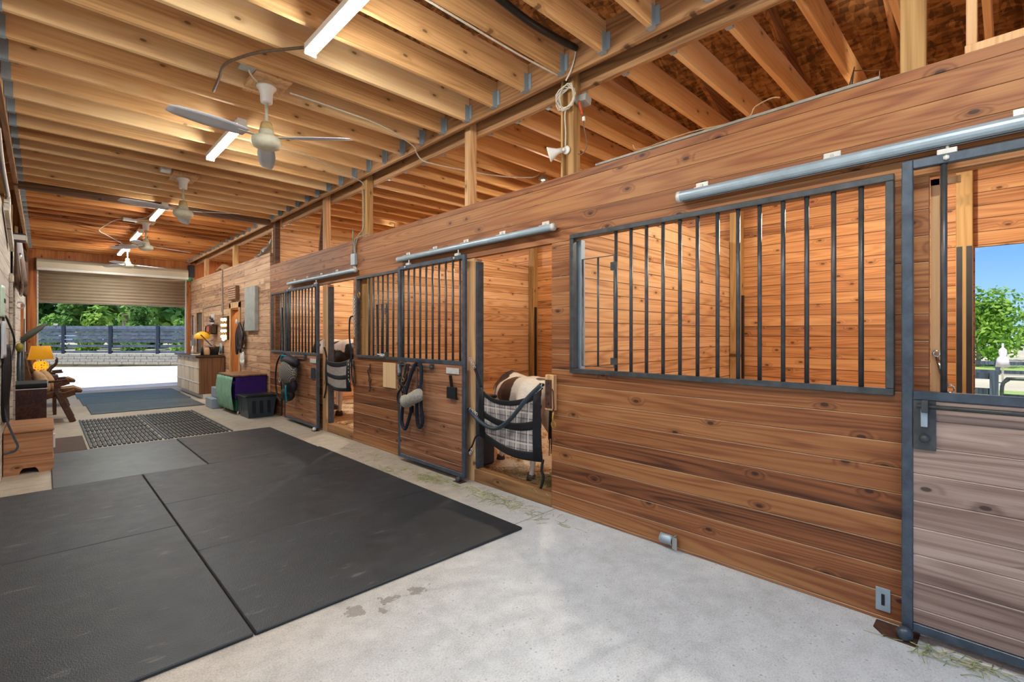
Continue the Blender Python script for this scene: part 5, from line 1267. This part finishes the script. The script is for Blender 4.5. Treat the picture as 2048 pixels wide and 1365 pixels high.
t = thing('wall_brace', 'pale diagonal board nailed high on the white wall', 'board', (xw, 7.9, 2.6))
MB().bar((xw+.03,7.1,2.77),(xw+.03,8.3,2.50), .035, .12, (0,0,1)).build('board', WWHITE, t)
t = thing('sack', 'white folded sack on the floor between the dark trunk and the hide chair', 'sack', (-.22, 10.4, 0))
MB().ball((-.20,10.55,.28), (.085,.16,.28), 16, 12).build('sack', WHITE, t)
t = thing('white_pipe', 'white plastic pipe fastened under the ceiling at the top of the white wall', 'pipe', (-.27, 7.6, 3.3))
MB().tube(spl([(-.325,6.9,3.62),(-.322,7.3,3.40),(-.322,7.8,3.30),(-.322,8.9,3.22)]), .022, 10).build('pipe', WTRIM, t)
MB().tube(spl([(-.32,8.95,3.22),(-.32,9.0,3.0),(-.32,9.0,2.82)]), .022, 10).build('pipe', WTRIM, t)
# posts and studs above the white wall
for i, yy in enumerate((7.0, 8.9, 11.0, 13.2, 15.3)):
    tag(MB().box(-.39, -.35, yy, yy+.09, 0, 3.52).build('wall_stud', WPOST, None, (-.37,yy,0)), 'timber stud rising behind the top of the white wall to the ledger', 'stud', 'studs behind the white wall')

# ------------------------------------------------------------------ outdoors
def m_gravel():
    n = NT('pale_gravel'); o = n.obj(); a = n.noise(o, .35, 3); b = n.voro(o, 30)
    n.bump(b, .5, .02)
    return n.fin(n.ramp(n.math('MULTIPLY_ADD', b, .25, a), [(.3, lin((206,198,186))), (.7, lin((232,226,214)))]), .9)
GRAV = m_gravel()
def m_lawn(name, a, b, c):
    n = NT(name); o = n.obj(); f = n.math('MULTIPLY_ADD', n.noise(o, 14, 4, .7), .5, n.math('MULTIPLY', n.noise(o, .4, 3), .5))
    return n.fin(n.ramp(f, [(.3, lin(a)), (.5, lin(b)), (.7, lin(c))]), .9)
LAWN = m_lawn('mown_lawn', (112,140,56), (150,172,84), (184,198,120)); FIELD = m_lawn('dry_field', (170,158,120), (196,184,150), (214,204,176))
def slab(name, poly, z0, z1, mat):
    m = MB(); m.prism([(x, y, z0) for x, y in poly], (0, 0, z1-z0)); return struct(m.build(name, mat))
slab('ground', [(-60,-40),(100,-40),(100,90),(-60,90)], -.4, -.13, FIELD)
slab('gravel_yard', [(-30,YE+.05),(7.5,YE+.05),(7.5,25.6),(-30,46)], -.129, -.005, GRAV)
slab('lawn', [(6.6,-35),(34,-35),(34,15.9),(6.6,15.9)], -.129, -.01, LAWN)
slab('near_apron', [(-30,-35),(6.5,-35),(6.5,YN-.31),(-30,YN-.31)], -.129, -.006, GRAV)
# block retaining wall and board fence beyond the roll-up door
A, B = Vector((-5.2, 38.9, 0)), Vector((9.0, 23.7, 0))
d = (B-A).normalized(); nrm = Vector((d.y, -d.x, 0))
if nrm.y > 0: nrm = -nrm
LW = (B-A).length
def m_block():
    n = NT('split_face_block'); o = n.obj(); r = n.rnd(); b = n.noise(o, 14, 4, .6)
    n.bump(b, .6, .02); return n.fin(n.ramp(b, [(.3, lin((124,121,113))), (.7, lin((164,160,151)))]), .9)
BLK = m_block()
t = thing('retaining_wall', 'low pale block retaining wall beyond the roll-up door', 'retaining wall', tuple(A))
for c in range(4):
    m = MB(); L = .62; k = 0; s = -(c % 2)*.31
    while s < LW:
        p = A + d*max(0, s); q = A + d*min(LW, s+L-.012)
        if (q-p).length > .03:
            p = p + Vector((0,0,.065+.13*c)) - nrm*.02*c; q = q + Vector((0,0,.065+.13*c)) - nrm*.02*c
            m.bar(p, q, .22, .122, (0,0,1), .012)
        s += L; k += 1
    m.build('block_course', BLK, t)
FEN = wood('black_stained_fence', (46,52,62), (76,86,100), (106,118,134), 'X', 'Z', 0, knots=0, rough=.6, fine=.6)
FENY = wood('black_stained_post', (40,44,52), (62,70,82), (92,102,116), 'Z', 'X', 0, knots=0, rough=.6, fine=.6)
t = thing('board_fence', 'dark board fence standing above the block wall beyond the roll-up door', 'fence', tuple(A))
bk = -nrm*.35
for z in (.60, .90, 1.14, 1.32, 1.50, 1.68, 1.82):
    MB().bar(A+bk+Vector((0,0,z)), B+bk+Vector((0,0,z)), .03, .155 if z > 1.1 else .12).build('board', FEN, t)
s = 1.0
while s < LW:
    p = A + d*s + bk + nrm*.06; MB().bar(p+Vector((0,0,.45)), p+Vector((0,0,1.93)), .13, .13, (1,0,0)).build('post', FENY, t); s += 2.45
tag(MB().tube([A+d*8.4+nrm*.12+Vector((0,0,.19)), A+d*8.4-nrm*.05+Vector((0,0,.19))], .05, 12).build('drain_pipe', BLACKP, None, tuple(A+d*8.4)), 'black drain pipe end poking out of the block wall', 'pipe')
tag(MB().obox(tuple(A+d*7.9+bk+Vector((0,0,1.98))), (.16,.16,.10)).build('post_light', WTRIM, None, tuple(A+d*7.9+bk+Vector((0,0,1.93)))), 'white cap light on a post of the dark fence', 'light')
slab('upper_field', [(A.x+.5, A.y+.6), (B.x+.5, B.y+.6), (60, 40), (60, 85), (-60, 85), (-30, 50)], -.1, .46, FIELD)
# trees
def leafmat(name, a, b, c):
    n = NT(name); ge = n.t.nodes.new('ShaderNodeNewGeometry'); isl = ge.outputs['Random Per Island']
    f = n.math('MULTIPLY_ADD', n.noise(n.obj(), .5, 2), .6, n.math('MULTIPLY', isl, .4))
    n.b.inputs['Transmission Weight'].default_value = 0
    col = n.ramp(f, [(.25, lin(a)), (.5, lin(b)), (.75, lin(c))])
    tr = n.t.nodes.new('ShaderNodeBsdfTranslucent'); n.l(col, tr.inputs[0]); ms = n.t.nodes.new('ShaderNodeMixShader'); ms.inputs[0].default_value = .45
    n.fin(col, .6, 0, .2); n.l(n.b.outputs[0], ms.inputs[1]); n.l(tr.outputs[0], ms.inputs[2]); n.l(ms.outputs[0], n.out.inputs[0])
    return n.m
LG = [leafmat('leaf_green', (88,128,56), (140,184,88), (188,220,124)), leafmat('leaf_dark', (70,110,54), (112,156,80), (156,194,108)), leafmat('leaf_bright', (86,126,40), (140,180,66), (190,214,110))]
BARK = flat('grey_bark', (150,142,130), .9, 0, .3, 5, .2, .5)
def tree(label, loc, h, w, kind, seed, n=1700, leaf=.42, trunk=.16, clear=.3, forks=False, grp='trees beyond the board fence'):
    rnd = random.Random(seed); nm = 'shrub' if 'shrub' in label else 'tree'; t = thing(nm, label, nm, loc, grp); L = Vector(loc)
    m = MB(); m.tube([L, L+Vector((.1,0,h*.3)), L+Vector((-.1,.1,h*.75))], [trunk, trunk*.8, trunk*.25], 10)
    if forks:
        for k in range(5):
            a = k*1.26+.4; z = h*rnd.uniform(.11,.2); m.tube([L+Vector((.05,0,z)), L+Vector((math.cos(a)*w*.2, math.sin(a)*w*.2, z+h*.12)), L+Vector((math.cos(a)*w*.42, math.sin(a)*w*.42, z+h*.3))], [trunk*.5, trunk*.35, trunk*.1], 8)
    m.build('trunk', BARK, t)
    f = MB(); blobs = []
    for _ in range(16):
        z = rnd.uniform(clear, .95); rr = w*.5*math.sqrt(max(.05, 1-((z-clear-.25)/(.8))**2))
        a = rnd.uniform(0, 2*PI); q = rr*rnd.uniform(.2,.8); blobs.append((Vector((q*math.cos(a), q*math.sin(a), z*h)), w*rnd.uniform(.17,.27)))
    for _ in range(n):
        c, r = rnd.choice(blobs); v = Vector((rnd.gauss(0,1), rnd.gauss(0,1), rnd.gauss(0,1)))
        if v.length < 1e-3: continue
        v.normalize(); p = L + c + v*r*rnd.uniform(.72,1.05); nn = (v + Vector((rnd.gauss(0,.5), rnd.gauss(0,.5), rnd.gauss(.25,.4)))).normalized()
        a = nn.orthogonal().normalized(); b = nn.cross(a); s = leaf*rnd.uniform(.6,1.2); q = rnd.uniform(0, PI); e1 = a*math.cos(q)+b*math.sin(q); e2 = b*math.cos(q)-a*math.sin(q)
        f.face([p-e1*s*.5, p+e2*s*.28-e1*s*.1, p+e1*s*.5, p-e2*s*.28-e1*s*.1])
    f.build('foliage', LG[kind], t, fix=False)
    return t
TL = ['broad grey-trunked tree with forking limbs standing behind the fence', 'bushy mid green tree in the wood behind the board fence', 'dark green tree in the wood behind the board fence', 'bright yellow-green tree in the wood behind the board fence']
tree(TL[0], (3.75, 38.6, .46), 12, 4.4, 0, 1, 1700, .5, .30, .16, True)
rnd = random.Random(21)
for row in range(4):
    for u in range(7):
        x = -11.1 + 4.5*u + (2.25 if row % 2 else 0); y = 45.0 + 4.4*row - .62*(x+2)
        kd = ((2, 2, 0, 1, 0, 2, 0), (1, 0, 1, 0, 2, 0, 1), (0, 1, 0, 1, 0, 1, 0), (1,0,1,1,0,1,1))[row][u]
        tree(TL[{0:1,1:2,2:3}[kd]], (x, y, .4), 7.5+row*1.5+rnd.uniform(-.4,.4), 3.7, kd, 100+u*3+row, 3000, .56, .07, .0)
for u in range(9):
    x = -5.5 + 1.9*u; tree('low green shrub growing along the back of the board fence', (x, 41.0 - .95*(x+2), .4), 2.0+.3*(u%3), 1.5, (0,2,1)[u%3], 300+u, 1100, .30, .03, .0, grp='shrubs behind the board fence')
tree('rounded bright green maple on the lawn seen through the stall hatch', (31, 1.0, -.01), 3.0, 3.7, 2, 50, 4200, .24, .09, .12, grp='trees seen through the stall hatch')
tree('darker green tree beyond the maple seen through the stall hatch', (42, -1.9, -.13), 3.6, 4.2, 1, 51, 2600, .26, .12, .02, grp='trees seen through the stall hatch')
tree('darker green tree at the edge of the view through the stall hatch', (44, -7, -.13), 4.0, 4.5, 1, 52, 1800, .3, .12, .02, grp='trees seen through the stall hatch')
tree('tree farther off beside the maple, hidden by the hatch post', (46, 4.2, -.13), 3.4, 4.4, 1, 53, 1500, .3, .12, .02, grp='trees seen through the stall hatch')
t = thing('patio_umbrella', 'closed pale patio umbrella standing on the lawn beyond the fences', 'umbrella', (20.4, .14, -.01))
MB().tube([(20.4,.14,-.01),(20.4,.14,1.2)], .025, 8).build('pole', WTRIM, t)
MB().lathe([(.05,.55),(.16,.50),(.13,.75),(.07,.82),(.10,.92),(.08,1.02),(.02,1.08),(0,1.08)], (20.4,.14,0), 'Z', 14).build('canopy', flat('pale_canvas', (226,216,220), .8), t)
def lawn_fence(x, y0, y1, zs, step, label, h):
    t = thing('paddock_fence', label, 'fence', (x, y0, -.01))
    for z in zs: MB().bar((x,y0,z),(x,y1,z), .04, .13).build('board', FENY, t)
    y = y0
    while y <= y1+.01: MB().bar((x-.06,y,-.01),(x-.06,y,h), .13, .13, (1,0,0)).build('post', FENY, t); y += step
lawn_fence(14.0, .22, 7.8, (.28, .60), 2.5, 'dark wooden paddock fence nearest the stall hatch, ending at a post', .72)
lawn_fence(25.0, -6.0, 9.0, (.10, .42), 2.1, 'dark paddock fence farther across the lawn', .55)
t = thing('paddock_gate', 'dark curved pipe gate beside the near paddock fence', 'gate', (13.4, -.5, 0))
MB().tube(spl([(13.4,.10,.0),(13.4,.10,.45),(13.4,.02,.57),(13.4,-.1,.60),(13.4,-1.8,.60)]), .03, 8).build('frame', STEEL, t)
MB().tube([(13.4,.10,.28),(13.4,-1.8,.28)], .022, 8).build('rail', STEEL, t)
slab('sand_arena', [(18,-20),(27,-20),(27,12),(18,12)], -.009, -.002, FIELD)
# ------------------------------------------------------------------ daylight
w = bpy.data.worlds.new('sky'); SC.world = w; w.use_nodes = True
nt = w.node_tree; nt.nodes.clear()
out = nt.nodes.new('ShaderNodeOutputWorld'); bg = nt.nodes.new('ShaderNodeBackground'); nt.links.new(bg.outputs[0], out.inputs[0])
SUN = Vector((-.56, -.12, .82)).normalized()
tc = nt.nodes.new('ShaderNodeTexCoord')
mp = nt.nodes.new('ShaderNodeMapping'); mp.inputs['Scale'].default_value = (1, 1, 2.6); nt.links.new(tc.outputs['Generated'], mp.inputs[0])
nz = nt.nodes.new('ShaderNodeTexNoise'); nz.inputs['Scale'].default_value = 5.5; nz.inputs['Detail'].default_value = 6; nz.inputs['Roughness'].default_value = .58; nt.links.new(mp.outputs[0], nz.inputs['Vector'])
rp = nt.nodes.new('ShaderNodeMapRange'); rp.interpolation_type = 'SMOOTHSTEP'; rp.inputs[1].default_value = .48; rp.inputs[2].default_value = .70; nt.links.new(nz.outputs['Fac'], rp.inputs[0])
sp = nt.nodes.new('ShaderNodeSeparateXYZ'); nt.links.new(tc.outputs['Generated'], sp.inputs[0])
gr = nt.nodes.new('ShaderNodeValToRGB'); nt.links.new(sp.outputs[2], gr.inputs[0]); e = gr.color_ramp.elements
e[0].position = .0; e[0].color = (.42, .62, .86, 1); e[1].position = .9; e[1].color = (.06, .19, .56, 1)
for p, c in ((.06, (.27, .50, .84, 1)), (.16, (.11, .31, .72, 1)), (.4, (.085, .25, .65, 1))): q = e.new(p); q.color = c
mx_ = nt.nodes.new('ShaderNodeMix'); mx_.data_type = 'RGBA'; nt.links.new(rp.outputs[0], mx_.inputs[0]); nt.links.new(gr.outputs[0], mx_.inputs[6]); mx_.inputs[7].default_value = (.62, .67, .74, 1)
nt.links.new(mx_.outputs[2], bg.inputs[0]); bg.inputs[1].default_value = 1.0
sl = bpy.data.lights.new('sun', 'SUN'); sl.energy = SUNE; sl.angle = .01; sl.color = (1, .96, .9)
so = bpy.data.objects.new('sun', sl); COL.objects.link(so); so.rotation_euler = (-SUN).to_track_quat('-Z', 'Y').to_euler(); so.location = (0, 0, 20)
# ------------------------------------------------------------------ camera and view
cd = bpy.data.cameras.new('camera'); co = bpy.data.objects.new('camera', cd); COL.objects.link(co); SC.camera = co
cd.sensor_fit = 'HORIZONTAL'; cd.sensor_width = 36.0; cd.lens = 966.0/2048*36; cd.shift_y = -12.0/2048; cd.clip_start = .05; cd.clip_end = 400
co.location = (0, 0, 1.445); co.rotation_euler = (PI/2, 0, -math.radians(44.15))
vs = SC.view_settings; vs.view_transform = 'Standard'; vs.look = 'None'; vs.exposure = EXPO; vs.gamma = 1.0; vs.use_curve_mapping = False
SC.display_settings.display_device = 'sRGB'
try:
    SC.cycles.use_denoising = True; SC.cycles.max_bounces = 8; SC.cycles.diffuse_bounces = 5; SC.cycles.glossy_bounces = 3; SC.cycles.sample_clamp_indirect = 6.0
except Exception: pass
for o in bpy.data.objects:
    if '_o' in o: del o['_o']
